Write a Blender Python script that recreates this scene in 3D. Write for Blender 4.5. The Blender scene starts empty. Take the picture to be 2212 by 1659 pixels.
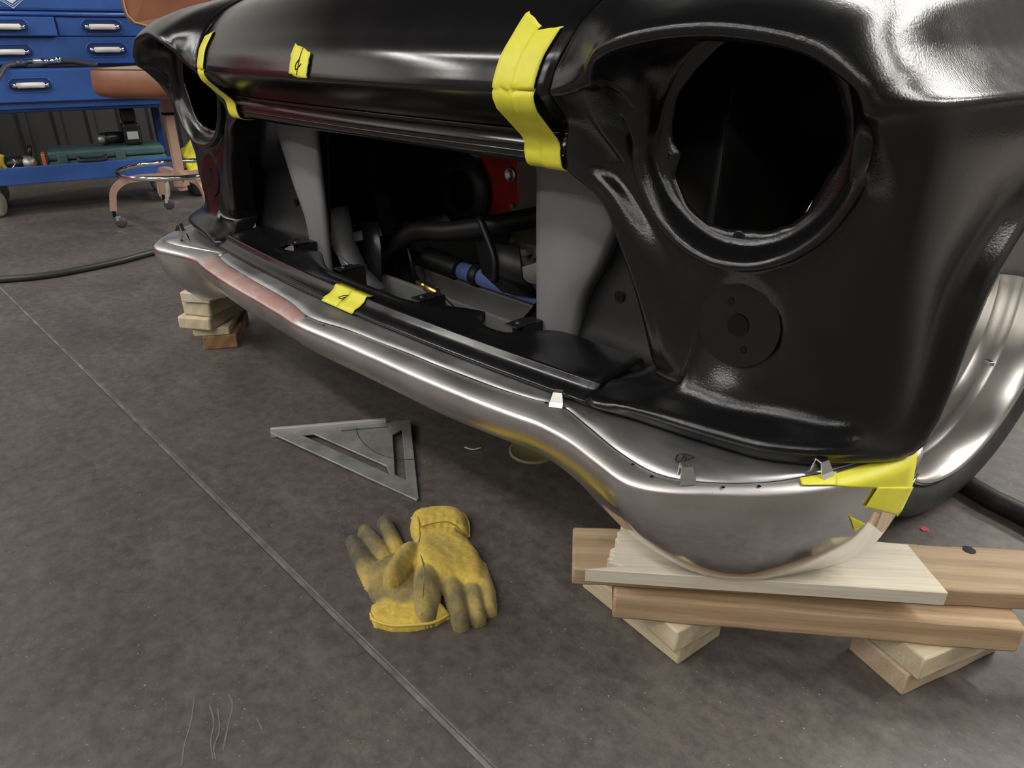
import bpy, bmesh, math, random
from mathutils import Vector, Matrix, noise
random.seed(7)
scene = bpy.context.scene
COL = scene.collection
R_ = math.radians

# ---------------------------------------------------------------- camera
# X runs across the truck, +Y towards its tail, the truck's centre plane is x=0, floor z=0
FPX = 1550.0; PITCH = R_(25.72); YAW = R_(45.65); CAM = Vector((1.1, 0.0, 0.79))
cd = bpy.data.cameras.new('camera'); co = bpy.data.objects.new('camera', cd); COL.objects.link(co)
cd.sensor_width = 36.0; cd.sensor_fit = 'HORIZONTAL'; cd.lens = 36.0 * FPX / 2212.0
cd.clip_start = 0.02; cd.clip_end = 60
co.location = CAM; co.rotation_euler = (math.pi/2 - PITCH, 0, YAW)
scene.camera = co

# ---------------------------------------------------------------- world, exposure, ceiling lamps
vs = scene.view_settings
vs.view_transform = 'Standard'; vs.look = 'None'; vs.exposure = 0.4; vs.gamma = 1.0; vs.use_curve_mapping = False
w = bpy.data.worlds.new('world'); scene.world = w; w.use_nodes = True
w.node_tree.nodes['Background'].inputs[0].default_value = (0.75, 0.8, 0.85, 1)
w.node_tree.nodes['Background'].inputs[1].default_value = 0.05
CEIL = 3.6
LAMPS = [  # x, y, length, width, rotation, power of the ceiling strip lamps
    (-1.9, 4.2, 2.4, .20, 0, 70), (0.9, 3.4, 2.4, .20, 0, 60), (3.2, 2.6, 2.4, .20, 0, 70), (-3.4, -2.6, 2.4, .20, 90, 60),  # last lamp added by the left wall to brighten its upper part
    (-1.6, -1.6, 2.4, .20, 0, 34), (1.2, -1.8, 2.4, .20, 0, 28), (3.8, -1.6, 2.4, .20, 0, 20),
    (-1.2, -3.9, 2.4, .20, 0, 55), (2.2, -3.9, 2.4, .20, 0, 50),
    (1.5, 5.4, 2.4, .20, 0, 110), (4.0, 5.0, 2.4, .20, 90, 110)]
def lamp_light(x, y, L, W, rot, P):
    ld = bpy.data.lights.new('ceiling_lamp_light', 'AREA'); ld.shape = 'RECTANGLE'; ld.size = L; ld.size_y = W
    ld.energy = P; ld.color = (1.0, 0.97, 0.92)
    o = bpy.data.objects.new('ceiling_lamp_light', ld); COL.objects.link(o)
    o.location = (x, y, CEIL - .13); o.rotation_euler = (0, 0, R_(rot))
    return o

# ---------------------------------------------------------------- materials
MATS = {}
def mat(name, col, rough=.5, metal=0., var=0., vscale=6., bump=0., bscale=40., rvar=0., rscale=5., col2=None, coat=0., spec=None,
        stretch=None, detail=4., emit=None, estr=0, obj=True, trans=0.):
    if name in MATS: return MATS[name]
    m = bpy.data.materials.new(name); m.use_nodes = True; nt = m.node_tree; N = nt.nodes; L = nt.links
    b = N['Principled BSDF']; b.inputs['Base Color'].default_value = (*col, 1); b.inputs['Roughness'].default_value = rough
    b.inputs['Metallic'].default_value = metal
    if coat: b.inputs['Coat Weight'].default_value = coat; b.inputs['Coat Roughness'].default_value = .1
    if spec is not None: b.inputs['Specular IOR Level'].default_value = spec
    if trans: b.inputs['Transmission Weight'].default_value = trans
    if emit: b.inputs['Emission Color'].default_value = (*emit, 1); b.inputs['Emission Strength'].default_value = estr
    tc = N.new('ShaderNodeTexCoord'); mp = N.new('ShaderNodeMapping'); L.new(tc.outputs['Object'], mp.inputs[0])
    if stretch: mp.inputs['Scale'].default_value = stretch
    def nz(sc, det=detail):
        n = N.new('ShaderNodeTexNoise'); n.inputs['Scale'].default_value = sc; n.inputs['Detail'].default_value = det
        n.inputs['Roughness'].default_value = .6
        L.new(mp.outputs[0], n.inputs['Vector']); return n
    if var or col2:
        n = nz(vscale); r = N.new('ShaderNodeValToRGB'); L.new(n.outputs['Fac'], r.inputs[0])
        c2 = col2 or tuple(min(1, c * (1 + var)) for c in col); c1 = col if col2 else tuple(c * (1 - var) for c in col)
        r.color_ramp.elements[0].position = .32; r.color_ramp.elements[1].position = .68
        r.color_ramp.elements[0].color = (*c1, 1); r.color_ramp.elements[1].color = (*c2, 1)
        L.new(r.outputs[0], b.inputs['Base Color'])
    if rvar:
        n = nz(rscale); mr = N.new('ShaderNodeMapRange'); L.new(n.outputs['Fac'], mr.inputs['Value'])
        mr.inputs['From Min'].default_value = .3; mr.inputs['From Max'].default_value = .7
        mr.inputs['To Min'].default_value = max(.02, rough - rvar); mr.inputs['To Max'].default_value = min(1, rough + rvar)
        L.new(mr.outputs[0], b.inputs['Roughness'])
    if bump:
        n = nz(bscale, 3); bp = N.new('ShaderNodeBump'); bp.inputs['Strength'].default_value = bump; bp.inputs['Distance'].default_value = .002
        L.new(n.outputs['Fac'], bp.inputs['Height']); L.new(bp.outputs[0], b.inputs['Normal'])
    MATS[name] = m
    return m

M_paint = mat('black_primer', (.006, .006, .0064), .19, bump=.13, bscale=420, rvar=.05, rscale=11)
M_hood = mat('black_hood_paint', (.006, .006, .0066), .17, bump=.02, bscale=300, rvar=.05, rscale=6)
M_gloss = mat('black_gloss', (.008, .008, .009), .2, rvar=.08, rscale=14)
M_dark = mat('bay_black', (.003, .003, .0032), .6, spec=.2)
M_dark2 = mat('bay_black_satin', (.012, .012, .013), .38, rvar=.1)
M_grey = mat('grey_primer', (.17, .172, .18), .55, var=.12, vscale=5)
M_steel = mat('bare_steel', (.40, .395, .385), .30, metal=1., var=.16, vscale=9, rvar=.13, rscale=12, bump=.06, bscale=60)
M_plate = mat('plate_steel', (.42, .42, .425), .5, metal=.85, var=.25, vscale=10, rvar=.12, rscale=9)
M_chrome = mat('chrome', (.8, .8, .8), .08, metal=1.)
M_bright = mat('clip_steel', (.62, .6, .57), .25, metal=1.)
M_alu = mat('rim_alloy', (.66, .64, .61), .30, metal=1.)
M_tire = mat('tire_rubber', (.026, .026, .025), .6, var=.3, vscale=30)
M_tape = mat('yellow_tape', (.80, .76, .055), .5, var=.07, vscale=25, bump=.1, bscale=120)
M_ink = mat('marker_ink', (.01, .01, .015), .6)
M_red = mat('red_engine_paint', (.42, .02, .012), .35, var=.3)
M_blue = mat('blue_paint_tube', (.16, .22, .55), .4, var=.2)
M_brass = mat('brass', (.58, .42, .15), .28, metal=1.)
M_rubber = mat('black_rubber', (.012, .012, .012), .5)
M_zinc = mat('zinc', (.6, .6, .56), .3, metal=1.)
M_alloy = mat('cast_alloy', (.45, .44, .42), .45, metal=.8, var=.2)

# ---------------------------------------------------------------- mesh helpers
def link(name, me, m, parent=None, smooth=True):
    if m is not None: me.materials.append(m)
    if smooth:
        for p in me.polygons: p.use_smooth = True
    o = bpy.data.objects.new(name, me); COL.objects.link(o)
    if parent is not None:
        o.parent = parent
        if parent.type == 'EMPTY': o.location = -Vector(parent.location)
    return o
def thing(name, loc, label, cat, group=None):
    o = bpy.data.objects.new(name, None); COL.objects.link(o); o.location = loc; o.empty_display_size = .05
    o['label'] = label; o['category'] = cat
    if group: o['group'] = group
    return o
def tag(o, label, cat, group=None):
    o['label'] = label; o['category'] = cat
    if group: o['group'] = group
    return o
def struct(o): o['kind'] = 'structure'; return o
def pyd(name, v, f):
    me = bpy.data.meshes.new(name); me.from_pydata([tuple(p) for p in v], [], f); me.update(); return me
def from_bm(name, bm):
    me = bpy.data.meshes.new(name); bm.to_mesh(me); bm.free(); return me
def solid(o, t, off=-1):
    md = o.modifiers.new('thickness', 'SOLIDIFY'); md.thickness = t; md.offset = off; return o
def bevel(o, wd, seg=2, ang=40):
    md = o.modifiers.new('bevel', 'BEVEL'); md.width = wd; md.segments = seg; md.limit_method = 'ANGLE'; md.angle_limit = R_(ang)
    return o
def autosmooth(me, ang=35):
    me.set_sharp_from_angle(angle=R_(ang))
def crom(P, n, closed=False):
    """points through P (centripetal-free Catmull-Rom), n samples per span"""
    P = [Vector(p) for p in P]; m = len(P); out = []
    spans = m if closed else m - 1
    for i in range(spans):
        p1 = P[i]; p2 = P[(i + 1) % m]
        p0 = P[i - 1] if (closed or i > 0) else p1 * 2 - p2
        p3 = P[(i + 2) % m] if (closed or i + 2 < m) else p2 * 2 - p1
        for k in range(n):
            t = k / n; t2 = t * t; t3 = t2 * t
            out.append(.5 * ((2 * p1) + (p2 - p0) * t + (2 * p0 - 5 * p1 + 4 * p2 - p3) * t2 + (3 * p1 - p0 - 3 * p2 + p3) * t3))
    if not closed: out.append(P[-1].copy())
    return out
def grid(name, rows, closed=False, flip=False):
    nr = len(rows); nc = len(rows[0]); v = [p for r in rows for p in r]; f = []
    for i in range(nr - 1):
        for j in range(nc if closed else nc - 1):
            a = i * nc + j; b = i * nc + (j + 1) % nc; c = (i + 1) * nc + (j + 1) % nc; d = (i + 1) * nc + j
            f.append((a, d, c, b) if flip else (a, b, c, d))
    return pyd(name, v, f)
def tube(name, pts, r, n=10, sub=6, closed=False, cap=True):
    P = crom(pts, sub, closed) if sub > 1 else [Vector(p) for p in pts]
    m = len(P); v = []; f = []
    up = None
    for i, p in enumerate(P):
        t = (P[(i + 1) % m] - P[i - 1]) if (closed or 0 < i < m - 1) else (P[1] - P[0] if i == 0 else P[-1] - P[-2])
        t.normalize()
        if up is None: up = Vector((0, 0, 1)) if abs(t.z) < .9 else Vector((1, 0, 0))
        s = t.cross(up).normalized(); u = s.cross(t).normalized(); up = u
        rr = r[min(i * len(r) // m, len(r) - 1)] if isinstance(r, (list, tuple)) else r
        for k in range(n):
            a = 2 * math.pi * k / n; v.append(p + s * math.cos(a) * rr + u * math.sin(a) * rr)
    for i in range(m if closed else m - 1):
        for k in range(n):
            a = i * n + k; b = i * n + (k + 1) % n; c = ((i + 1) % m) * n + (k + 1) % n; d = ((i + 1) % m) * n + k
            f.append((a, b, c, d))
    if cap and not closed:
        f.append(tuple(range(n))[::-1]); f.append(tuple((m - 1) * n + k for k in range(n)))
    return pyd(name, v, f)
def frame(axis):
    a = Vector(axis).normalized(); h = Vector((0, 0, 1)) if abs(a.z) < .9 else Vector((1, 0, 0))
    s = a.cross(h).normalized(); u = s.cross(a); return s, u, a
def lathe(name, prof, c, axis, n=32, a0=0, a1=2 * math.pi):
    """prof = (radius, distance along axis)"""
    s, u, a = frame(axis); c = Vector(c); rows = []
    full = abs(a1 - a0 - 2 * math.pi) < 1e-6
    for r, d in prof:
        rows.append([c + a * d + s * (r * math.cos(a0 + (a1 - a0) * k / (n if full else n - 1))) + u * (r * math.sin(a0 + (a1 - a0) * k / (n if full else n - 1))) for k in range(n)])
    return grid(name, rows, closed=full)
def cyl(name, p0, p1, r, n=16):
    p0 = Vector(p0); p1 = Vector(p1); d = p1 - p0; L = d.length
    return lathe(name, [(0.0001, 0), (r, 0), (r, L), (0.0001, L)], p0, d, n)
def prism(name, poly, z0, z1, M=None):
    """extruded outline (x,y) between two heights"""
    n = len(poly); v = [(x, y, z0) for x, y in poly] + [(x, y, z1) for x, y in poly]
    f = [tuple(range(n))[::-1], tuple(range(n, 2 * n))] + [(i, (i + 1) % n, n + (i + 1) % n, n + i) for i in range(n)]
    if M is not None: v = [tuple(M @ Vector(p)) for p in v]
    return pyd(name, v, f)
def box(name, c, s, rz=0., M=None):
    x, y, z = s[0] / 2, s[1] / 2, s[2] / 2
    m4 = M if M is not None else Matrix.Translation(c) @ Matrix.Rotation(rz, 4, 'Z')
    v = [m4 @ Vector(p) for p in ((-x, -y, -z), (x, -y, -z), (x, y, -z), (-x, y, -z), (-x, -y, z), (x, -y, z), (x, y, z), (-x, y, z))]
    return pyd(name, v, [(3, 2, 1, 0), (4, 5, 6, 7), (0, 1, 5, 4), (1, 2, 6, 5), (2, 3, 7, 6), (3, 0, 4, 7)])
def merge(name, meshes):
    bm = bmesh.new()
    for me in meshes: bm.from_mesh(me)
    for me in meshes: bpy.data.meshes.remove(me)
    return from_bm(name, bm)
def sm(a, b, x):
    t = max(0, min(1, (x - a) / (b - a))); return t * t * (3 - 2 * t)
def lerp(a, b, t): return Vector(a) * (1 - t) + Vector(b) * t
# ================================================================= room
M_floor = None
def floor_material():
    m = bpy.data.materials.new('sealed_concrete'); m.use_nodes = True; nt = m.node_tree; N = nt.nodes; L = nt.links
    b = N['Principled BSDF']; tc = N.new('ShaderNodeTexCoord')
    def nz(sc, det, rough=.6, dist=0.):
        n = N.new('ShaderNodeTexNoise'); n.inputs['Scale'].default_value = sc; n.inputs['Detail'].default_value = det
        n.inputs['Roughness'].default_value = rough; n.inputs['Distortion'].default_value = dist; L.new(tc.outputs['Object'], n.inputs['Vector']); return n
    def ramp(src, p0, c0, p1, c1):
        r = N.new('ShaderNodeValToRGB'); L.new(src, r.inputs[0]); e = r.color_ramp.elements
        e[0].position = p0; e[0].color = (*c0, 1); e[1].position = p1; e[1].color = (*c1, 1); return r
    big = ramp(nz(2.3, 9, .66, .6).outputs['Fac'], .30, (.078, .068, .063), .72, (.124, .110, .099))
    fine = ramp(nz(38, 9, .78).outputs['Fac'], .3, (.52, .52, .53), .7, (1.42, 1.40, 1.36))
    mx = N.new('ShaderNodeMix'); mx.data_type = 'RGBA'; mx.blend_type = 'MULTIPLY'; mx.inputs[0].default_value = 1
    L.new(big.outputs[0], mx.inputs[6]); L.new(fine.outputs[0], mx.inputs[7])
    sp = ramp(nz(200, 2, .5).outputs['Fac'], .70, (0, 0, 0), .77, (1, 1, 1))           # light grit specks
    mx2 = N.new('ShaderNodeMix'); mx2.data_type = 'RGBA'; L.new(sp.outputs[0], mx2.inputs[0])
    L.new(mx.outputs[2], mx2.inputs[6]); mx2.inputs[7].default_value = (.34, .32, .30, 1)
    # pale smears
    sw = N.new('ShaderNodeTexNoise'); sw.inputs['Scale'].default_value = 5; sw.inputs['Detail'].default_value = 9; sw.inputs['Roughness'].default_value = .75
    mp = N.new('ShaderNodeMapping'); mp.inputs['Rotation'].default_value = (0, 0, .9); mp.inputs['Scale'].default_value = (1, 2.2, 1)
    L.new(tc.outputs['Object'], mp.inputs[0]); L.new(mp.outputs[0], sw.inputs['Vector'])
    sr = ramp(sw.outputs['Fac'], .52, (0, 0, 0), .80, (.62, .62, .62))
    mx3 = N.new('ShaderNodeMix'); mx3.data_type = 'RGBA'; L.new(sr.outputs[0], mx3.inputs[0]); L.new(mx2.outputs[2], mx3.inputs[6]); mx3.inputs[7].default_value = (.20, .18, .163, 1)
    L.new(mx3.outputs[2], b.inputs['Base Color'])
    rr = ramp(nz(3, 6).outputs['Fac'], .3, (.36, .36, .36), .7, (.58, .58, .58)); L.new(rr.outputs[0], b.inputs['Roughness'])
    bp = N.new('ShaderNodeBump'); bp.inputs['Strength'].default_value = .12; bp.inputs['Distance'].default_value = .003
    L.new(nz(90, 6, .7).outputs['Fac'], bp.inputs['Height']); L.new(bp.outputs[0], b.inputs['Normal'])
    return m
# floor slabs meet at a saw-cut joint running obliquely past the truck
J0 = Vector((-1.759, .405)); J1 = Vector((.618, .385)); jd = (J1 - J0).normalized(); jn = Vector((-jd.y, jd.x))
def slab(side):
    c = J0; g = .0035; far = 9.0
    p = [c - jd * 6 + jn * g * side, c + jd * 9 + jn * g * side, c + jd * 9 + jn * far * side, c - jd * 6 + jn * far * side]
    if side < 0: p = p[::-1]
    return prism('floor', [(q.x, q.y) for q in p], -.10, 0)
M_floor = floor_material()
for s in (1, -1):
    o = struct(link('floor', slab(s), M_floor, smooth=False)); bevel(o, .003, 2)
M_joint = mat('joint_filler', (.16, .145, .13), .8, var=.45, vscale=18, bump=.5, bscale=60)
o = struct(link('trim_1', prism('floor_joint', [tuple(J0 - jd * 6 - jn * .0035), tuple(J0 + jd * 9 - jn * .0035), tuple(J0 + jd * 9 + jn * .0035), tuple(J0 - jd * 6 + jn * .0035)], -.10, -.0025), M_joint, smooth=False))
FLOOR_OBJ = [q for q in COL.objects if q.name.startswith('floor')][-1]
M_wall = mat('wall_metal', (.17, .165, .155), .5, var=.1)
M_wall_dark = mat('wall_dark_ribbed', (.026, .025, .023), .55, var=.25, vscale=3)
M_white = mat('ceiling_dark', (.10, .10, .105), .7)
XL, XR, YF, YB = -4.6, 5.2, -5.0, 7.0
def wall(name, p0, p1, m):
    d = Vector((p1[0] - p0[0], p1[1] - p0[1], 0)); n = Vector((-d.y, d.x, 0)).normalized()
    return struct(link(name, prism(name, [p0, p1, (p1[0] - n.x * .12, p1[1] - n.y * .12), (p0[0] - n.x * .12, p0[1] - n.y * .12)], 0, CEIL), m, smooth=False))
wall('wall_back', (XR, YB), (XL, YB), mat('wall_back_dark', (.05, .049, .047), .55, var=.1))
wall('wall_front', (XL, YF), (XR, YF), M_wall)
wall('wall_right', (XR, YF), (XR, YB), M_wall)
# ribbed sheet wall behind the tool cart
rib = []; y = YF
while y < YB:
    rib += [(XL, y), (XL, y + .13), (XL + .022, y + .145), (XL + .022, y + .185), (XL, y + .20)]; y += .20
rib = rib + [(XL - .1, YB), (XL - .1, YF)]
struct(link('wall_left', prism('wall_left', rib[::-1], 0, 1.25), M_wall_dark, smooth=False))
struct(link('wall_left_upper', box('wall_left_upper', (XL - .05, (YF + 3.0) / 2, (CEIL + 1.25) / 2), (.1, 3.0 - YF, CEIL - 1.25)), mat('wall_light', (.82, .82, .79), .6), smooth=False))
struct(link('wall_left_upper', box('wall_left_upper', (XL - .05, (YB + 3.0) / 2, (CEIL + 1.25) / 2), (.1, YB - 3.0, CEIL - 1.25)), M_wall_dark, smooth=False))
struct(link('ceiling', box('ceiling', ((XL + XR) / 2, (YF + YB) / 2, CEIL + .06), (XR - XL, YB - YF, .12)), M_white, smooth=False))
M_fix = mat('lamp_housing', (.8, .8, .8), .4)
M_led = mat('lamp_diffuser', (.9, .9, .88), .4, emit=(1, .97, .92), estr=4)
for i, (x, y, L_, W_, rt, P_) in enumerate(LAMPS):
    t = thing('ceiling_lamp', (x, y, CEIL - .01), 'white LED strip lamp on the ceiling of the workshop', 'lamp', 'ceiling strip lamps')
    t.rotation_euler = (0, 0, 0)
    h = link('housing', box('h', (x, y, CEIL - .05), (L_ + .05, W_ + .04, .1), R_(rt)), M_fix, t, smooth=False)
    link('diffuser', box('d', (x, y, CEIL - .11), (L_, W_ * .9, .02), R_(rt)), M_led, t, smooth=False)
    lamp_light(x, y, L_, W_, rt, P_)

# ================================================================= truck
truck = thing('pickup_truck', (0, 1.3, 0), 'black primered pickup truck front end with bare headlight holes and no grille', 'truck')
HC = Vector((.700, 0, .693))                               # headlight centre (x, z)
def pol(a, r, y): return Vector((HC.x + r * math.cos(a), y, HC.z + r * math.sin(a)))
# label rows: angle, lip crest E (None = plain rim), outer profile points F F2 G G2 H, inner/rear rows I J K
def lower_face(H, gz, gy, w=.5):
    return None
ROLL = {311: (.918,.849,.371), 325: (.925,.892,.534), 343: (.929,.998,.628)}   # crest of the rolled wheel-arch lip
LAB = [
 # ang   E                    F                   F2                   G                    G2                   H                    I                   J                  K
 (325, (.820,.740,.609), (.846,.752,.595), (.874,.774,.572), (.888,.812,.556), (.897,.868,.541), (.916,.918,.527), (.885,.93,.527), (.87,.95,.527), (.86,.96,.527)),
 (343, (.840,.724,.657), (.864,.737,.648), (.884,.752,.642), (.900,.815,.640), (.906,.955,.634), (.920,1.03,.620), (.925,1.20,.690), (.926,1.52,.670), (.92,1.74,.36)),
 (0,   (.849,.701,.699), (.873,.713,.698), (.890,.730,.697), (.903,.780,.696), (.917,.900,.693), (.925,1.03,.690), (.932,1.22,.722), (.934,1.50,.715), (.93,1.90,.42)),
 (10,  (.850,.679,.723), (.874,.699,.726), (.890,.726,.729), (.9035,.786,.7305), (.9168,.900,.7305), (.9265,1.03,.7305), (.9362,1.25,.734), (.94,1.50,.733), (.94,1.96,.66)),
 (14,  (.849,.665,.733), (.872,.688,.739), (.888,.722,.7405), (.9025,.784,.7415), (.916,.900,.7415), (.926,1.03,.7415), (.936,1.25,.745), (.94,1.50,.746), (.94,1.98,.73)),
 (19,  (.845,.661,.745), (.862,.686,.752), (.876,.725,.7515), (.889,.790,.751), (.901,.900,.7515), (.910,1.03,.752), (.92,1.25,.756), (.924,1.50,.757), (.924,1.98,.745)),
 (32,  (.833,.657,.760), (.847,.688,.774), (.853,.735,.778), (.857,.800,.780), (.864,.900,.783), (.872,1.03,.786), (.882,1.25,.794), (.887,1.50,.80), (.888,1.98,.80)),
 (55,  (.787,.652,.785), (.805,.684,.808), (.813,.735,.822), (.818,.800,.832), (.824,.900,.842), (.830,1.03,.850), (.838,1.25,.865), (.845,1.50,.875), (.85,1.98,.885)),
 (85,  (.715,.648,.797), (.717,.684,.825), (.718,.735,.845), (.719,.800,.859), (.722,.900,.872), (.726,1.03,.885), (.735,1.25,.905), (.745,1.50,.92), (.76,1.98,.935)),
 (112, (.655,.640,.796), (.647,.676,.822), (.640,.725,.845), (.634,.790,.864), (.632,.880,.882), (.634,1.00,.898), (.64,1.22,.92), (.655,1.50,.94), (.68,1.98,.96)),
 (132, (.612,.634,.788), (.597,.660,.810), (.583,.695,.831), (.569,.740,.850), (.551,.790,.866), (.533,.845,.880), (.545,1.05,.918), (.57,1.40,.95), (.60,1.98,.985)),
 (147, (.582,.638,.778), (.570,.650,.790), (.557,.664,.801), (.543,.681,.811), (.527,.699,.819), (.511,.717,.825), (.51,.735,.81), (.51,.75,.79), (.51,.76,.77)),
 (160, (.562,.646,.766), (.553,.650,.768), (.543,.655,.769), (.530,.660,.769), (.514,.664,.769), (.499,.668,.768), (.50,.69,.765), (.50,.71,.76), (.50,.73,.75)),
 (168, (.552,.654,.753), (.544,.6535,.752), (.535,.6535,.749), (.523,.6545,.746), (.510,.655,.743), (.495,.6565,.740), (.496,.675,.74), (.496,.69,.74), (.496,.71,.735)),
 (172, (.549,.657,.746), (.541,.656,.744), (.532,.656,.741), (.521,.656,.738), (.508,.656,.735), (.494,.657,.733), (.495,.675,.733), (.495,.69,.733), (.495,.71,.73)),
 (176, (.548,.666,.738), (.540,.665,.736), (.531,.6645,.733), (.520,.6645,.730), (.507,.6645,.727), (.493,.665,.7255), (.494,.68,.725), (.494,.695,.725), (.494,.71,.722)),
 (184, (.546,.697,.700), (.536,.696,.701), (.526,.694,.702), (.515,.693,.701), (.503,.693,.700), (.490,.693,.698), (.489,.71,.69), (.489,.73,.69), (.489,.74,.69)),
 (193, None,              (.551,.726,.663), (.538,.725,.664), (.520,.718,.664), (.500,.707,.664), (.4795,.703,.664), (.478,.73,.66), (.478,.74,.66), (.478,.75,.66)),
 (200, None,              (.556,.733,.648), (.546,.734,.645), (.530,.732,.642), (.505,.714,.643), (.472,.713,.641), (.472,.735,.638), (.472,.75,.638), (.472,.76,.638)),
 (209, None,              (.575,.737,.624), (.570,.738,.616), (.563,.736,.610), (.546,.722,.612), (.528,.716,.609), (.520,.735,.606), (.52,.75,.605), (.52,.76,.605)),
 (224, None,              (.606,.739,.583), (.612,.739,.566), (.614,.737,.551), (.587,.725,.552), (.562,.720,.552), (.555,.740,.548), (.553,.755,.546), (.55,.765,.546)),
 (238, None,              (.634,.740,.553), (.642,.740,.520), (.646,.737,.487), (.618,.730,.486), (.590,.728,.486), (.583,.748,.484), (.58,.765,.484), (.58,.78,.484)),
 (248, None,              (.652,.741,.540), (.662,.740,.485), (.664,.737,.430), (.637,.733,.424), (.610,.737,.416), (.604,.757,.416), (.602,.77,.416), (.60,.785,.416)),
 (253, None,              (.663,.741,.535), (.672,.739,.470), (.668,.729,.405), (.640,.735,.393), (.612,.744,.388), (.604,.765,.388), (.602,.775,.388), (.60,.785,.388)),
 (257, None,              (.672,.741,.532), (.679,.739,.448), (.668,.722,.396), (.620,.712,.379), (.566,.700,.370), (.566,.72,.368), (.566,.73,.367), (.566,.74,.366)),
 (261, None,              (.680,.741,.530), (.685,.739,.440), (.674,.714,.388), (.622,.674,.370), (.567,.662,.356), (.567,.685,.352), (.567,.69,.35), (.567,.70,.35)),
 (266, None,              (.690,.741,.529), (.695,.739,.438), (.697,.716,.390), (.670,.674,.372), (.636,.676,.354), (.636,.70,.350), (.636,.71,.35), (.636,.72,.35)),
 (277, None,              (.716,.742,.528), (.722,.740,.438), (.730,.720,.392), (.734,.681,.373), (.732,.690,.354), (.73,.715,.350), (.73,.72,.35), (.73,.73,.35)),
 (288, None,              (.748,.743,.530), (.763,.743,.440), (.784,.734,.394), (.803,.700,.374), (.806,.710,.354), (.80,.735,.350), (.80,.74,.35), (.80,.75,.35)),
 (299, None,              (.782,.745,.540), (.812,.754,.456), (.843,.766,.400), (.866,.753,.376), (.872,.767,.355), (.855,.785,.350), (.85,.79,.35), (.85,.80,.35)),
 (311, None,              (.815,.746,.558), (.852,.772,.500), (.884,.806,.425), (.899,.832,.385), (.911,.862,.358), (.885,.87,.356), (.875,.87,.355), (.87,.87,.355)),
]
def jag(a):
    d = math.degrees(a) % 360
    r = .1015 + .0012 * math.sin(a * 7 + 1) + .0022 * noise.noise(Vector((math.cos(a) * 7, math.sin(a) * 7, 3.1)))
    r += -.012 * math.exp(-((d - 196) / 9) ** 2) - .004 * math.exp(-((d - 272) / 12) ** 2) + .005 * math.exp(-((d - 235) / 14) ** 2) - .005 * math.exp(-((d - 340) / 16) ** 2)
    return r
def fender_rows(sub_a=5):
    prof = []
    for (ang, E, F, F2, G, G2, H, I, J, K) in LAB:
        a = R_(ang); up = 0.0
        d = ang % 360
        up = sm(-62, 14, d if d < 180 else d - 360) * (1 - sm(168, 198, d)) if (d < 200 or d > 295) else 0.0
        rimC = pol(a, .1265, .730); rimD = pol(a, .1360, .723); rimE = pol(a, .1385, .739)
        if E is None:
            C_, D_, E_ = rimC, rimD, rimE
        else:
            E = Vector(E); tx = (E.x - HC.x, E.z - HC.z)
            Cu = pol(a, .1205, .726); Du = Vector((HC.x + tx[0] * .93, E.y + .032, HC.z + tx[1] * .93))
            C_ = rimC.lerp(Cu, up); D_ = rimD.lerp(Du, up); E_ = rimE.lerp(E, up) if up < .999 else E
        A_ = pol(a, .1, .751); B0 = pol(a, .1155, .7465)
        prof.append([A_, B0, C_, D_, E_, Vector(F), Vector(F2), Vector(G), Vector(G2), Vector(ROLL[ang]) if ang in ROLL else Vector(G2).lerp(Vector(H), .55), Vector(H), Vector(I), Vector(J), Vector(K)])
    nrow = len(prof[0])
    # resample round the fender, ring by ring
    rings = [crom([p[k] for p in prof], sub_a, True) for k in range(nrow)]
    n = len(rings[0])
    # jagged cut edge of the headlight hole
    angs = crom([(math.cos(R_(l[0])), math.sin(R_(l[0])), 0) for l in LAB], sub_a, True)
    for j in range(n):
        a = math.atan2(angs[j].y, angs[j].x); rings[0][j] = pol(a, jag(a), .751)
    # radial resample
    cols = []
    subs = [2, 3, 3, 3, 4, 3, 3, 3, 3, 2, 3, 4, 4]
    for j in range(n):
        P = [rings[k][j] for k in range(nrow)]; c = []
        for k in range(nrow - 1):
            p0 = P[k - 1] if k > 0 else P[0] * 2 - P[1]; p1 = P[k]; p2 = P[k + 1]; p3 = P[k + 2] if k + 2 < nrow else P[-1] * 2 - P[-2]
            if k == 8: p3 = p2 * 2 - p1 if False else p3
            # tame overshoot: limit tangents
            m1 = (p2 - p0) * .5; m2 = (p3 - p1) * .5; L = (p2 - p1).length
            if m1.length > 1.2 * L: m1 *= 1.2 * L / m1.length
            if m2.length > 1.2 * L: m2 *= 1.2 * L / m2.length
            for q in range(subs[k]):
                t = q / subs[k]; t2 = t * t; t3 = t2 * t
                c.append(p1 * (2 * t3 - 3 * t2 + 1) + m1 * (t3 - 2 * t2 + t) + p2 * (-2 * t3 + 3 * t2) + m2 * (t3 - t2))
        c.append(P[-1]); cols.append(c)
    rows = [[cols[j][i] for j in range(n)] for i in range(len(cols[0]))]
    # parking lamp boss: shallow swelling round the plate
    pc = Vector((.722, 0, .487))
    for r in rows:
        for p in r:
            if p.y < .80:
                d = math.hypot(p.x - pc.x, p.z - pc.z)
                p.y += .0055 * (1 - sm(.046, .060, d)) - .006 * math.exp(-((d - .074) / .014) ** 2) * (.35 + .65 * sm(-.02, .06, (p.x - pc.x) - (p.z - pc.z) * .6))
    return rows
FR = fender_rows()
def mirror(rows, s):
    return [[Vector((p.x * s, p.y, p.z)) for p in r] for r in rows]
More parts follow.
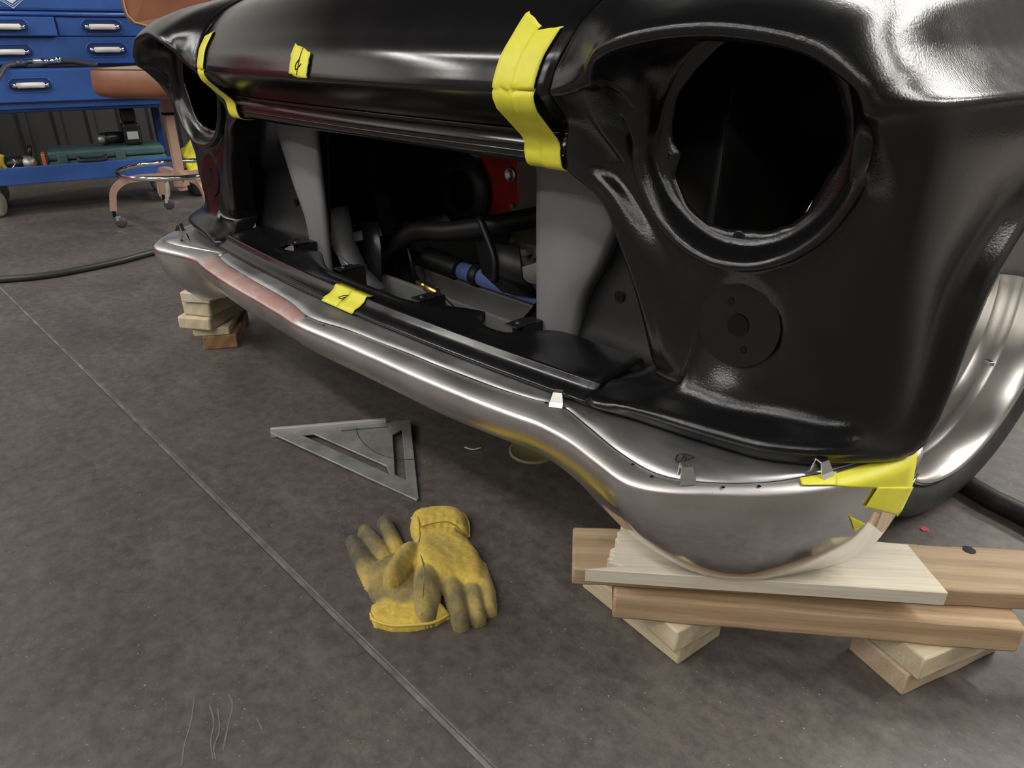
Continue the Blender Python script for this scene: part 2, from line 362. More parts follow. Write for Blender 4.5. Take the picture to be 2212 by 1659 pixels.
def fender_parts(s, which):
    f = link('fender', grid('fender', mirror(FR, s), closed=True, flip=(s < 0)), M_paint, truck); solid(f, .0025)
    f['label'] = which
    # parking lamp plate with a wire hole and two screw holes
    c = Vector((.722 * s, .7385, .487)); Rp = .0505
    bm = bmesh.new(); holes = [(0, 0, .0135), (-.014, .026, .0042), (.012, -.027, .0042)]
    outer = [bm.verts.new((c.x + s * Rp * math.cos(k * math.pi / 24), c.y, c.z + Rp * math.sin(k * math.pi / 24))) for k in range(48)]
    ed = [bm.edges.new((outer[k], outer[(k + 1) % 48])) for k in range(48)]
    for hx, hz, hr in holes:
        vv = [bm.verts.new((c.x + s * (hx + hr * math.cos(k * math.pi / 10)), c.y, c.z + hz + hr * math.sin(k * math.pi / 10))) for k in range(20)]
        ed += [bm.edges.new((vv[k], vv[(k + 1) % 20])) for k in range(20)]
    bmesh.ops.triangle_fill(bm, use_beauty=True, edges=ed)
    bmesh.ops.recalc_face_normals(bm, faces=bm.faces)
    for v_ in bm.verts: v_.co.y = .7412 + .04 * (v_.co.x * s - .722) + .09 * (v_.co.z - .487)
    pl = link('parking_lamp_plate', from_bm('plate', bm), M_paint, f, smooth=False); solid(pl, .003, 0)
    for hx, hz, hr in holes:
        link('plate_hole', lathe('hole', [(.0001, 0), (hr * 1.02, 0)], (c.x + s * hx, .7390 + .04 * hx + .09 * hz, c.z + hz), (0, -1, 0), 16), M_dark, pl)
    # two screw ears on the headlight seat
    for a in (196, 272):
        p = pol(R_(a), .1065, .7475); p.x *= s
        e = link('screw_ear', lathe('ear', [(.0030, .0006), (.0066, .0010), (.0078, .0006), (.0086, -.002)], p, (0, -1, 0), 20), M_paint, f)
        link('screw_hole', lathe('hole', [(.0001, .0009), (.0037, .0009)], p, (0, -1, 0), 16), M_dark, f)
    return f
fender_parts(1, 'near black fender with an empty headlight bowl')
fender_parts(-1, 'far black fender beside the blue tool cart')

# hood: rows from the front crease back, columns across
HX = .489
prof_h = [(.0, .0, 0), (.0008, .007, 0), (.003, .014, 0), (.012, .036, .002), (.028, .057, .004), (.041, .073, .006), (.061, .092, .009), (.10, .117, .014),
          (.19, .148, .022), (.36, .182, .03), (.70, .215, .036), (1.34, .255, .04)]
def hood_pt(t, yo, zo, crown):
    # t in -1..1 across; the nose bows forward in the middle
    x = HX * t * (1 + .03 * sm(0, .12, zo) + .13 * sm(.1, .25, zo)); bow = .044 * (1 - abs(t) ** 2.2)
    k = 1 - sm(.3, 1.3, yo)
    return Vector((x, .657 + yo - bow * k, .733 + zo + crown * (1 - t * t)))
hp = crom([Vector((a, b, c)) for a, b, c in prof_h], 3)
rows = [[hood_pt(-1 + 2 * j / 40, p.x, p.y, p.z) for j in range(41)] for p in hp]
under = []
for yo, zo in ((.055, -.048), (.052, -.046), (.040, -.036), (.022, -.022), (.008, -.009), (.002, -.003)):
    under.append([Vector((HX * (t := -1 + 2 * j / 40) * (1 - .012 * yo / .05), .657 + yo - .044 * (1 - abs(t) ** 2.2) * (1 - .55 * yo / .055), .733 + zo)) for j in range(41)])
hood = link('hood', grid('hood', under + rows), M_hood, truck); solid(hood, .0025)
# header bar under the hood nose, with its two rolled beads
hb = [(.024, -.058), (.012, -.052), (.004, -.0545), (.001, -.058), (.003, -.061), (.0, -.066), (-.004, -.074), (-.004, -.079), (-.002, -.0815), (-.004, -.084), (-.001, -.091), (.008, -.0965), (.022, -.098), (.034, -.094), (.05, -.09)]
rows = []
for yo, zo in [(p.x, p.y) for p in crom([Vector((a, b, 0)) for a, b in hb], 3)]:
    rows.append([Vector(((.4815 + .035 * (zo + .05) * 5) * (t := -1 + 2 * j / 40), .713 + yo - .016 * (1 - t * t), .7385 + zo)) for j in range(41)])
hd = link('header_bar', grid('header_bar', rows), M_hood, truck); solid(hd, .002)
# photo survey: where the sight line through a photo pixel meets a level plane / a plane across the truck
_c, _s, _cp, _sp = math.cos(YAW), math.sin(YAW), math.cos(PITCH), math.sin(PITCH)
RT = Vector((_c, _s, 0)); FW = Vector((-_s * _cp, _c * _cp, -_sp)); UPV = Vector((-_s * _sp, _c * _sp, _cp))
def _ray(u, v): return RT * (u - 1106) + UPV * (829.5 - v) + FW * FPX
def atz(u, v, z=0.): d = _ray(u, v); return CAM + d * ((z - CAM.z) / d.z)
def aty(u, v, y): d = _ray(u, v); return CAM + d * ((y - CAM.y) / d.y)
def atx(u, v, x): d = _ray(u, v); return CAM + d * ((x - CAM.x) / d.x)

# ---- pan below the grille opening
def pan_row(yo, z, edge=0, n=60):
    r = []
    for j in range(n + 1):
        x = -.565 + 1.13 * j / n; q = (x / .565) ** 2; y = .636 + .026 * q + yo
        if edge:
            ax = abs(x)
            e = .785 - .055 * math.exp(-((ax - .33) / .05) ** 4) - .07 * (1 - sm(.10, .30, ax))
            if ax < .43: e -= .02 * (1 - sm(.36, .43, ax))
            y = y + (e - y) * edge
        r.append(Vector((x, y, z)))
    return r
rows = [pan_row(.03, .348), pan_row(.004, .349), pan_row(-.001, .3525), pan_row(.001, .3565), pan_row(.012, .360), pan_row(.022, .367), pan_row(.025, .3735), pan_row(.028, .376),
        pan_row(.030, .3745), pan_row(.034, .3735), pan_row(.05, .375, .1), pan_row(.05, .378, .5), pan_row(.05, .382, .94), pan_row(.05, .381, .985), pan_row(.05, .370, 1.0)]
pan = link('grille_pan', grid('grille_pan', rows), M_gloss, truck); solid(pan, .002)
pan['label'] = 'glossy black pan below the grille opening'
for x in (-.351, -.129, .129, .351):
    y = .752 if abs(x) < .2 else .765; zb = -.010 if abs(x) < .2 else 0; x -= .010 if abs(x) < .2 else 0
    bk = link('mounting_bracket', merge('b', [box('b', (x - .012, y + .014, .347 + zb), (.026, .045, .062)), box('b', (x - .012, y - .002, .3795 + zb), (.028, .044, .003))]), M_dark2, truck, smooth=False); bevel(bk, .003, 2)
    link('bracket_bolt', lathe('bolt', [(.0001, .0035), (.004, .003), (.006, 0)], (x - .012, y - .006, .381 + zb), (0, 0, 1), 12), M_dark2, bk)
# ---- grey filler panels either side of the opening
gp = [(.300, .700), (.318, .640), (.3215, .616), (.3255, .45), (.328, .325), (.328, .285), (.396, .285), (.399, .345), (.400, .385), (.408, .423), (.422, .455), (.440, .487), (.457, .526), (.474, .562), (.50, .62), (.53, .70)]
for s in (1, -1):
    L_ = [(.300, .70), (.3215, .616), (.3235, .54), (.3255, .45), (.3275, .37), (.328, .325), (.326, .285)]
    R2 = [(.53, .70), (.495, .610), (.474, .562), (.443, .487), (.411, .425), (.400, .350), (.397, .285)]
    Lc = crom([Vector((a, 0, b)) for a, b in L_], 5); Rc = crom([Vector((a, 0, b)) for a, b in R2], 5)
    rows = []
    for a, b in zip(Lc, Rc):
        row = []
        for k in range(13):
            t = k / 12; p = a.lerp(b, t); row.append(Vector((p.x * s, .812 - .012 * math.sin(t * math.pi), p.z)))
        row += [Vector(((b.x + .004) * s, .816, b.z - .002)), Vector(((b.x + .006) * s, .84, b.z - .003))]
        row = [Vector(((a.x - .001) * s, .822, a.z))] + row
        rows.append(row)
    o = link('filler_panel', grid('filler', rows, flip=(s > 0)), M_grey, truck); solid(o, .0015)
    o['label'] = 'bare grey sheet-metal filler panel'
    # black splash panel outboard of it, with punched holes
    P00 = Vector((.36, .84, .335)); P10 = Vector((.62, .800, .352)); P01 = Vector((.36, .875, .70)); P11 = Vector((.62, .86, .72))
    def sp(a, b): return (P00 * (1 - a) + P10 * a) * (1 - b) + (P01 * (1 - a) + P11 * a) * b
    rows = [[Vector((q.x * s, q.y - .012 * (1 - sm(0, .18, b / 20)), q.z)) for q in [sp(a / 12, b / 20) for a in range(13)]] for b in range(21)]
    o = link('splash_panel', grid('splash', rows, flip=(s < 0)), M_dark2, truck); solid(o, .002)
    o['label'] = 'black splash panel with punched holes'
    for (x, z, r) in ((.48, .442, .0085), (.484, .507, .0095), (.449, .484, .006)):
        a = (x - .36) / .26; b = (z - .335) / .365; q = sp(a, b)
        link('punched_hole', lathe('hole', [(.0001, 0), (r, 0)], (x * s, q.y - .0055, z), (0, -1, 0), 18), M_dark, o)
    # inner wing wall of the bay
    rows = [[Vector((.64 * s, y, z)) for y in (.80, 1.0, 1.3, 1.7)] for z in (.30, .5, .66, .80)]
    o = link('inner_wing', grid('wing', rows, flip=(s > 0)), M_dark, truck); solid(o, .003)
link('firewall', box('fw', (0, 1.72, .53), (1.24, .02, .74)), M_dark, truck, smooth=False)
o = link('unseen_body_block', box('rear_block', (0, 3.1, .62), (1.56, 2.7, .66)), M_hood, truck, smooth=False); bevel(o, .08, 4)  # plain unseen block for the rear body, added to keep light off the floor
# ---- engine bay contents seen through the opening
def tp(name, pts, r, m, par=truck, n=10, sub=6): return link(name, tube(name, pts, r, n, sub), m, par)
cm = link('cross_member', merge('cm', [box('a', (0, .928, .255), (.90, .012, .07)), box('b', (0, .985, .222), (.90, .11, .012)), box('c', (0, 1.045, .25), (.90, .012, .06))]), mat('frame_grey', (.10, .10, .095), .55, var=.2), truck, smooth=False); bevel(cm, .004)
link('frame_rail', box('fr', (.43, 1.25, .27), (.07, .8, .11)), M_dark2, truck, smooth=False)
link('frame_rail', box('fr', (-.43, 1.25, .27), (.07, .8, .11)), M_dark2, truck, smooth=False)
rack = link('steering_rack', tube('rack', [(-.14, 1.05, .302), (.34, 1.05, .300)], .021, 14, 1), M_blue, truck)
rb = [(.019 + .008 * (k % 2), .0062 * k) for k in range(20)]
link('rack_boot', lathe('boot', [(.0001, 0)] + rb + [(.0001, .12)], (-.15, 1.05, .302), (-1, 0, .05), 20), M_rubber, rack)
link('tie_rod', tube('tie', [(-.26, 1.05, .305), (-.44, 1.06, .31)], .008, 8, 1), M_dark2, rack)
link('rack_clamp', lathe('clamp', [(.023, -.012), (.026, -.010), (.026, .010), (.023, .012)], (-.085, 1.05, .302), (1, 0, 0), 18), M_rubber, rack)
eng = link('engine_block', merge('eng', [box('a', (-.02, 1.36, .50), (.30, .34, .24)), box('b', (-.02, 1.36, .66), (.22, .34, .10)), box('c', (-.12, 1.215, .48), (.15, .12, .17))]), M_red, truck, smooth=False); bevel(eng, .02, 3)
eng['label'] = 'red painted engine block deep in the bay'
link('core_plug', lathe('plug', [(.0001, .002), (.012, .002), (.015, .006), (.017, 0)], (-.083, 1.153, .515), (0, -1, 0), 20), M_zinc, eng)
tim = crom([Vector((x, 0, z)) for x, z in [(-.045, .56), (-.042, .49), (-.045, .46), (-.07, .44), (-.078, .41), (-.07, .385), (-.08, .36), (-.075, .335), (-.05, .33), (-.0, .335), (.02, .40), (.02, .56)]], 3, True)
o = link('timing_cover', pyd('tc', [(p.x, 1.142, p.z) for p in tim] + [(p.x, 1.17, p.z) for p in tim], [tuple(range(len(tim)))] + [(i, len(tim) + i, len(tim) + (i + 1) % len(tim), (i + 1) % len(tim)) for i in range(len(tim))]), mat('gasket_tan', (.16, .14, .12), .6, var=.3), eng, smooth=False)
for (x, z) in ((-.062, .451), (-.07, .40), (-.036, .405), (-.066, .355)):
    link('cover_bolt', lathe('b', [(.0001, .008), (.006, .008), (.006, 0)], (x, 1.142, z), (0, -1, 0), 8), M_zinc, eng, smooth=False)
link('pump_flange', prism('pf', [(-.085, 1.10), (-.03, 1.10), (.0, 1.12), (.0, 1.18), (-.085, 1.18)], .352, .366), M_alloy, eng, smooth=False)
link('pump_flange', prism('pf', [(-.065, 1.105), (-.02, 1.105), (-.01, 1.12), (-.01, 1.18), (-.065, 1.18)], .325, .352), M_alloy, eng, smooth=False)
link('crank_pulley', lathe('cp', [(.0001, 0), (.04, 0), (.085, .004), (.092, .01), (.084, .02), (.092, .03), (.092, .04), (.05, .045)], (-.24, 1.18, .46), (0, -1, 0), 40), M_dark2, eng)
link('fan_shroud', lathe('fs', [(.31, 0), (.315, -.03), (.30, -.06), (.298, -.03), (.30, 0)], (-.10, 1.0, .48), (0, -1, 0), 64), M_dark2, truck)
tp('lower_hose', [(-.36, .96, .30), (-.31, .98, .34), (-.24, 1.0, .385), (-.14, 1.02, .40), (-.02, 1.06, .43), (.05, 1.12, .45)], .022, M_rubber)
tp('support_rod', [(-.285, 1.0, .37), (-.235, .985, .27)], .006, M_dark2, n=8, sub=1)
tp('support_rod', [(-.335, 1.0, .345), (-.32, .99, .25)], .006, M_dark2, n=8, sub=1)
tp('support_rod', [(-.02, 1.0, .455), (.035, .99, .38), (.04, .985, .33)], .008, M_dark2, n=8)
o = link('skid_plate', grid('skid', [[Vector((-.03, 1.0, .40)), Vector((.10, 1.0, .415))], [Vector((.0, .99, .34)), Vector((.12, .99, .355))], [Vector((.03, 1.02, .30)), Vector((.15, 1.02, .315))]]), M_dark2, truck); solid(o, .004)
tp('brake_line', [(-.385, .85, .475), (-.393, .85, .42), (-.385, .85, .375), (-.35, .85, .34), (-.292, .85, .316)], .0035, M_alloy, n=8)
tp('brake_line', [(-.262, .84, .297), (-.205, .84, .279)], .0028, M_bright, n=8, sub=1)
o = link('duct_flap', grid('duct', [[Vector((-.36, .93, .40)), Vector((-.29, .93, .41))], [Vector((-.34, .92, .36)), Vector((-.27, .92, .36))], [Vector((-.33, .90, .29)), Vector((-.25, .90, .28))]]), M_dark2, truck); solid(o, .003)
o = link('grille_support', grid('gs', crom([Vector(p) for p in ((-.395, .86, .30), (-.365, .87, .30))], 1) and [[Vector((-.372, .845, .44)), Vector((-.366, .90, .44))], [Vector((-.360, .845, .36)), Vector((-.352, .90, .36))], [Vector((-.315, .845, .30)), Vector((-.305, .90, .30))], [Vector((-.24, .845, .272)), Vector((-.23, .90, .272))]]), M_grey, truck); solid(o, .003)
# brass coupler on its black hose
bh = tp('air_line', [(.016, .85, .3335), (.055, .845, .322), (.088, .845, .309), (.110, .85, .299)], .0052, M_rubber)
bh['label'] = 'short black hose with a brass coupler'
ax = Vector((.063, 0, -.008))
link('brass_coupler', lathe('bc', [(.0001, 0), (.0055, 0), (.0055, .018), (.008, .0185), (.008, .024), (.0062, .025), (.0075, .028), (.0095, .03), (.0095, .058), (.008, .064), (.0055, .066), (.0001, .066)], (-.046, .85, .3405), ax, 16), M_brass, bh)
link('hose_ferrule', lathe('hf', [(.0001, 0), (.0065, 0), (.0065, .010), (.0085, .011), (.0085, .016), (.0065, .017), (.0065, .024), (.010, .025), (.010, .028), (.004, .030), (.0035, .05), (.0001, .05)], (.106, .849, .3005), (.022, .002, -.015), 14), M_zinc, bh)
# odds and ends behind the near headlight hole
link('bulkhead_bracket', box('bb', (.60, 1.05, .62), (.05, .02, .02), .5), M_bright, truck, smooth=False)
tp('wiring_loom', [(.66, 1.0, .50), (.665, 1.0, .56), (.67, 1.01, .59)], .004, M_bright, n=8)
o = link('coil_spring', tube('coil', [(.62 + .045 * math.cos(k * .6), 1.15 + .045 * math.sin(k * .6), .30 + k * .0042) for k in range(70)], .008, 8, 1), M_dark2, truck)
link('damper_body', cyl('damper', (.72, 1.12, .33), (.60, 1.25, .62), .035, 20), M_dark2, truck)
link('damper_body', cyl('damper', (.79, 1.12, .36), (.68, 1.25, .62), .028, 20), M_dark2, truck)

# ---- front wheel, steered a little
def wheel(s):
    ps = R_(10) * 1
    c = Vector((.845 * s, 1.335, .322)); ax = Vector((math.cos(ps) * s, -math.sin(ps) if s > 0 else math.sin(ps), 0))
    tprof = [(.246, -.21), (.262, -.225), (.295, -.232), (.312, -.222), (.320, -.19), (.321, -.12), (.321, -.05), (.319, .0), (.312, .018), (.300, .028), (.285, .031), (.268, .028), (.256, .022), (.248, .012)]
    w_ = link('wheel', lathe('tire', tprof, c, ax, 96), M_tire, truck); w_['label'] = 'front wheel with a low black tire and smooth polished rim'
    s_, u_, a_ = frame(ax)
    # tread and shoulder blocks
    vs_, fs_ = [], []
    for k in range(84):
        for (r0, r1, d0, d1, off) in ((.3185, .3235, -.205, -.155, 0), (.3195, .3245, -.148, -.098, .5), (.3195, .3245, -.092, -.046, 0), (.3150, .3225, -.040, .006, .5), (.2995, .3125, .012, .0305, .0)):
            a = 2 * math.pi * (k + off) / 84; da = 2 * math.pi / 84 * .40; sk = .02
            b0 = len(vs_)
            for (r, d, q) in ((r0, d0, -1), (r0, d0, 1), (r0, d1, 1), (r0, d1, -1), (r1, d0, -1), (r1, d0, 1), (r1 if d1 < .01 else r0 + .003, d1, 1), (r1 if d1 < .01 else r0 + .003, d1, -1)):
                an = a + q * da + (sk if d == d1 else 0)
                vs_.append(c + a_ * d + s_ * (r * math.cos(an)) + u_ * (r * math.sin(an)))
            fs_ += [(b0 + i for i in q) for q in ((4, 5, 6, 7), (0, 1, 5, 4), (1, 2, 6, 5), (2, 3, 7, 6), (3, 0, 4, 7))]
    tr = link('tread', pyd('tread', vs_, [tuple(f) for f in fs_]), M_tire, w_, smooth=False); tr['kind'] = 'stuff'
    rprof = [(.249, .010), (.2505, .020), (.246, .0245), (.240, .021), (.2365, .012), (.2335, .002), (.231, -.012), (.229, -.03), (.2285, -.034), (.2275, -.036), (.2265, -.05), (.2255, -.07), (.2248, -.071), (.224, -.075), (.221, -.10), (.215, -.115), (.19, -.118), (.10, -.105), (.06, -.095), (.0001, -.095)]
    link('rim', lathe('rim', rprof, c, ax, 128), M_alu, w_)
    vv = c + a_ * -.05 + (s_ * math.cos(R_(205)) + u_ * math.sin(R_(205))) * .222
    link('valve_stem', cyl('vs', vv, vv + a_ * .018, .0045, 10), M_chrome, w_)
    link('wheel_hub', lathe('hub', [(.0001, -.06), (.05, -.062), (.058, -.07), (.06, -.10)], c, ax, 32), M_alu, w_)
wheel(1); wheel(-1)

# ================================================================= bumper
bumper = thing('front_bumper', (0, .62, .17), 'bare steel front bumper propped on wood blocks under the truck nose', 'bumper')
# stations along half the bumper: inner flange edge (x,y), crest (x,y), lower edge (x,y,z)
ST = [((0, .580), (0, .553), (0, .632, .243)), ((.10, .596), (.10, .561), (.10, .634, .242)), ((.21, .605), (.205, .567), (.20, .638, .241)), ((.318, .612), (.31, .572), (.31, .643, .239)),
      ((.421, .621), (.42, .580), (.41, .658, .238)), ((.493, .634), (.492, .589), (.475, .672, .236)), ((.535, .646), (.535, .596), (.525, .675, .231)), ((.590, .630), (.592, .592), (.585, .668, .221)),
      ((.659, .608), (.652, .577), (.640, .657, .204)), ((.714, .600), (.704, .567), (.690, .659, .187)), ((.751, .612), (.746, .584), (.728, .664, .177)), ((.789, .642), (.785, .618), (.766, .680, .174)),
      ((.822, .681), (.824, .656), (.805, .712, .174)), ((.850, .732), (.857, .700), (.838, .755, .177)), ((.868, .775), (.882, .747), (.866, .792, .184)), ((.890, .832), (.903, .80), (.891, .817, .204)),
      ((.901, .862), (.912, .838), (.906, .838, .240)), ((.908, .885), (.916, .872), (.913, .868, .295))]
def bump_col(st):
    (ix, iy), (cx_, cy_), (bx, by, bz) = st
    ztop = .3435; i = Vector((ix, iy, ztop)); c = Vector((cx_, cy_, .3345)); b = Vector((bx, by, bz))
    col = [i + Vector((0, .004, -.006)), i + Vector((0, .001, -.001)), i, i.lerp(Vector((cx_, cy_, ztop)), .35) + Vector((0, 0, .0005)), i.lerp(Vector((cx_, cy_, ztop)), .68) + Vector((0, 0, -.0008)), i.lerp(Vector((cx_, cy_, .3385)), .90)]
    for t in (0, .06, .14, .25, .38, .52, .66, .80, .92, 1.0):
        u = 1 - t
        k = t ** 1.75
        p = Vector((c.x + (b.x - c.x) * k, c.y + (b.y - c.y) * k - .006 * math.sin(t * math.pi) , c.z + (b.z - c.z) * t))
        if t == 0: p += Vector((0, .001, .0015))
        col.append(p)
    # rolled lower edge
    col += [b + Vector((0, .006, -.0025)), b + Vector((0, .016, 0)), b + Vector((0, .028, .004))]
    return col
full = [((-a[0], a[1]), (-b[0], b[1]), (-c[0], c[1], c[2])) for a, b, c in ST[:0:-1]] + ST
cols = [bump_col(s) for s in full]
rings = [crom([c[k] for c in cols], 4) for k in range(len(cols[0]))]
bm_ = grid('shell', rings, flip=True)
def bumper_material():
    m = bpy.data.materials.new('ground_bumper_steel'); m.use_nodes = True; nt = m.node_tree; N = nt.nodes; L = nt.links; b = N['Principled BSDF']
    b.inputs['Metallic'].default_value = 1.0
    tc = N.new('ShaderNodeTexCoord'); sx = N.new('ShaderNodeSeparateXYZ'); L.new(tc.outputs['Object'], sx.inputs[0])
    def nz(sc, det=5, r=.6, scl=None):
        n = N.new('ShaderNodeTexNoise'); n.inputs['Scale'].default_value = sc; n.inputs['Detail'].default_value = det; n.inputs['Roughness'].default_value = r
        if scl:
            mp = N.new('ShaderNodeMapping'); mp.inputs['Scale'].default_value = scl; L.new(tc.outputs['Object'], mp.inputs[0]); L.new(mp.outputs[0], n.inputs['Vector'])
        else: L.new(tc.outputs['Object'], n.inputs['Vector'])
        return n.outputs['Fac']
    def mr(v, a, bb, c, d):
        q = N.new('ShaderNodeMapRange'); q.interpolation_type = 'SMOOTHSTEP'; L.new(v, q.inputs['Value'])
        for k, x in zip(('From Min', 'From Max', 'To Min', 'To Max'), (a, bb, c, d)): q.inputs[k].default_value = x
        return q.outputs[0]
    def mth(op, a, bb):
        q = N.new('ShaderNodeMath'); q.operation = op
        for i, x in enumerate((a, bb)):
            if isinstance(x, (int, float)): q.inputs[i].default_value = x
            else: L.new(x, q.inputs[i])
        return q.outputs[0]
    def mix(f, a, bb):
        q = N.new('ShaderNodeMix'); q.data_type = 'RGBA'; L.new(f, q.inputs[0])
        for i, x in ((6, a), (7, bb)):
            if isinstance(x, tuple): q.inputs[i].default_value = (*x, 1)
            else: L.new(x, q.inputs[i])
        return q.outputs[2]
    x, z = sx.outputs['X'], sx.outputs['Z']
    # the near bullet is polished below the ground band, the rest is only sanded
    pol_ = mth('MULTIPLY', mr(x, .60, .68, 0, 1), mr(mth('ADD', z, mth('MULTIPLY', nz(9), .03)), .345, .30, 0, 1))
    base = mix(mr(nz(7), .3, .7, 0, 1), (.60, .585, .565), (.74, .725, .70))
    base = mix(pol_, base, (.68, .68, .68))
    # pink primer residue on the far flange, brass-coloured burn marks near the near bend
    top = mr(z, .334, .3405, 0, 1)
    pk = mth('MULTIPLY', mth('MULTIPLY', mr(x, -.56, -.46, 0, 1), mr(x, -.03, .0, 1, 0)), top)
    pk = mth('MULTIPLY', pk, mr(nz(20), .25, .6, .35, .95))
    L.new(mix(pk, base, (.50, .27, .24)), b.inputs['Base Color'])
    me_ = N.new('ShaderNodeMath'); me_.operation = 'SUBTRACT'; me_.inputs[0].default_value = 1.0; L.new(mth('MULTIPLY', pk, .9), me_.inputs[1]); L.new(me_.outputs[0], b.inputs['Metallic'])
    r1 = mth('ADD', mr(nz(7, 4, .5), .3, .7, .25, .33), mth('MULTIPLY', top, .22))
    rr = N.new('ShaderNodeMix'); rr.data_type = 'FLOAT'; L.new(pol_, rr.inputs[0]); L.new(r1, rr.inputs[2]); L.new(mr(nz(6), .3, .7, .06, .13), rr.inputs[3])
    ra = mth('ADD', rr.outputs[0], mth('MULTIPLY', pk, .3)); L.new(ra, b.inputs['Roughness'])
    bp = N.new('ShaderNodeBump'); bp.inputs['Strength'].default_value = .02; bp.inputs['Distance'].default_value = .001; L.new(nz(120, 3), bp.inputs['Height']); L.new(bp.outputs[0], b.inputs['Normal'])
    return m
M_bumper = bumper_material()
shell = link('shell', bm_, M_bumper, bumper); solid(shell, .0028)
# rivet holes along the flange
for (u, v) in ((1180, 870), (1367, 1003), (1408, 1029), (1562, 1052), (1640, 1050), (699, 702), (660, 683), (395, 529), (417, 533)):
    p = atz(u, v, .3448); link('rivet_hole', lathe('rh', [(.0001, 0), (.0022, 0)], p, (0, 0, 1), 12), M_dark, shell)
# filler plates between the bumper and the body
def plate(name, xs, back, m, lab, z=.3435):
    inn = crom([Vector((a[0], a[1], 0)) for a, b, c in full], 6)
    def iy(x):
        for p, q in zip(inn[:-1], inn[1:]):
            if p.x <= x <= q.x: return p.y + (q.y - p.y) * (x - p.x) / max(1e-6, q.x - p.x)
        return inn[0].y
    rows = [[], [], [], []]
    for x in xs:
        y0 = iy(x) + .001; y1 = max(back(x), y0 + .004)
        for k, t in enumerate((0, .33, .7, 1)): rows[k].append(Vector((x, y0 + (y1 - y0) * t, z + .0015 + .003 * t + .0015 * noise.noise(Vector((x * 9, t * 2, 0))))))
    o = link(name, grid(name, rows), m, bumper); solid(o, .0016, -1); o['label'] = lab; return o
lin = lambda a, b, n: [a + (b - a) * k / n for k in range(n + 1)]
plate('filler_plate', lin(-.505, .515, 60), lambda x: .648 + .026 * (x / .565) ** 2, M_plate, 'dull steel filler plate along the middle of the bumper')
def end_back(x):
    ax = abs(x); pts = [(.50, .672), (.567, .690), (.636, .70), (.732, .712), (.806, .735), (.872, .79), (.905, .87)]
    for (a, b), (c, d) in zip(pts[:-1], pts[1:]):
        if ax <= c: return b + (d - b) * (ax - a) / (c - a)
    return .87
M_plate2 = mat('plate_steel_bright', (.52, .52, .53), .36, metal=.9, var=.2, vscale=7, rvar=.14, rscale=8)
epn = plate('end_plate', lin(.518, .893, 40), end_back, M_plate2, 'steel end plate on the near side, marked UP')
epf = plate('end_plate', lin(-.893, -.508, 40), end_back, M_plate2, 'steel end plate on the far side')
# spring clips holding plate and bumper together
def clip(p, rz, h=.016, par=bumper):
    Mx = Matrix.Translation(p) @ Matrix.Rotation(rz, 4, 'Z')
    v = [(-.009, -.010, -.001), (.009, -.010, -.001), (.009, -.006, .004), (-.009, -.006, .004), (-.006, 0, h), (.006, 0, h), (.0055, .008, h + .001), (-.0055, .008, h + .001), (-.0055, .012, 0), (.0055, .012, 0)]
    me = pyd('clip', [Mx @ Vector(q) for q in v], [(0, 1, 2, 3), (3, 2, 5, 4), (4, 5, 6, 7), (7, 6, 9, 8)])
    o = link('spring_clip', me, M_bright, par, smooth=False); solid(o, .0016, 0); return o
for (u, v, rz) in ((1204, 872, .5), (1481, 1036, .9), (1776, 1023, 1.3), (398, 520, -.6), (478, 531, -.4), (388, 497, -1.2)):
    clip(atz(u, v, .3455), rz)
# hand lettering "UP" on the near end plate
def stroke(pts, r=.0008, par=epn, z=.3495):
    return link('marker_line', tube('ml', [Vector((p.x, p.y, z)) for p in [atz(u, v, z) for u, v in pts]], r, 6, 4), M_ink, par)
stroke([(1466, 981), (1461, 988), (1460, 995), (1466, 998), (1473, 993), (1477, 985)])
stroke([(1478, 984), (1482, 990), (1480, 998)])
stroke([(1471, 980), (1486, 982), (1499, 987), (1489, 991), (1480, 994)])
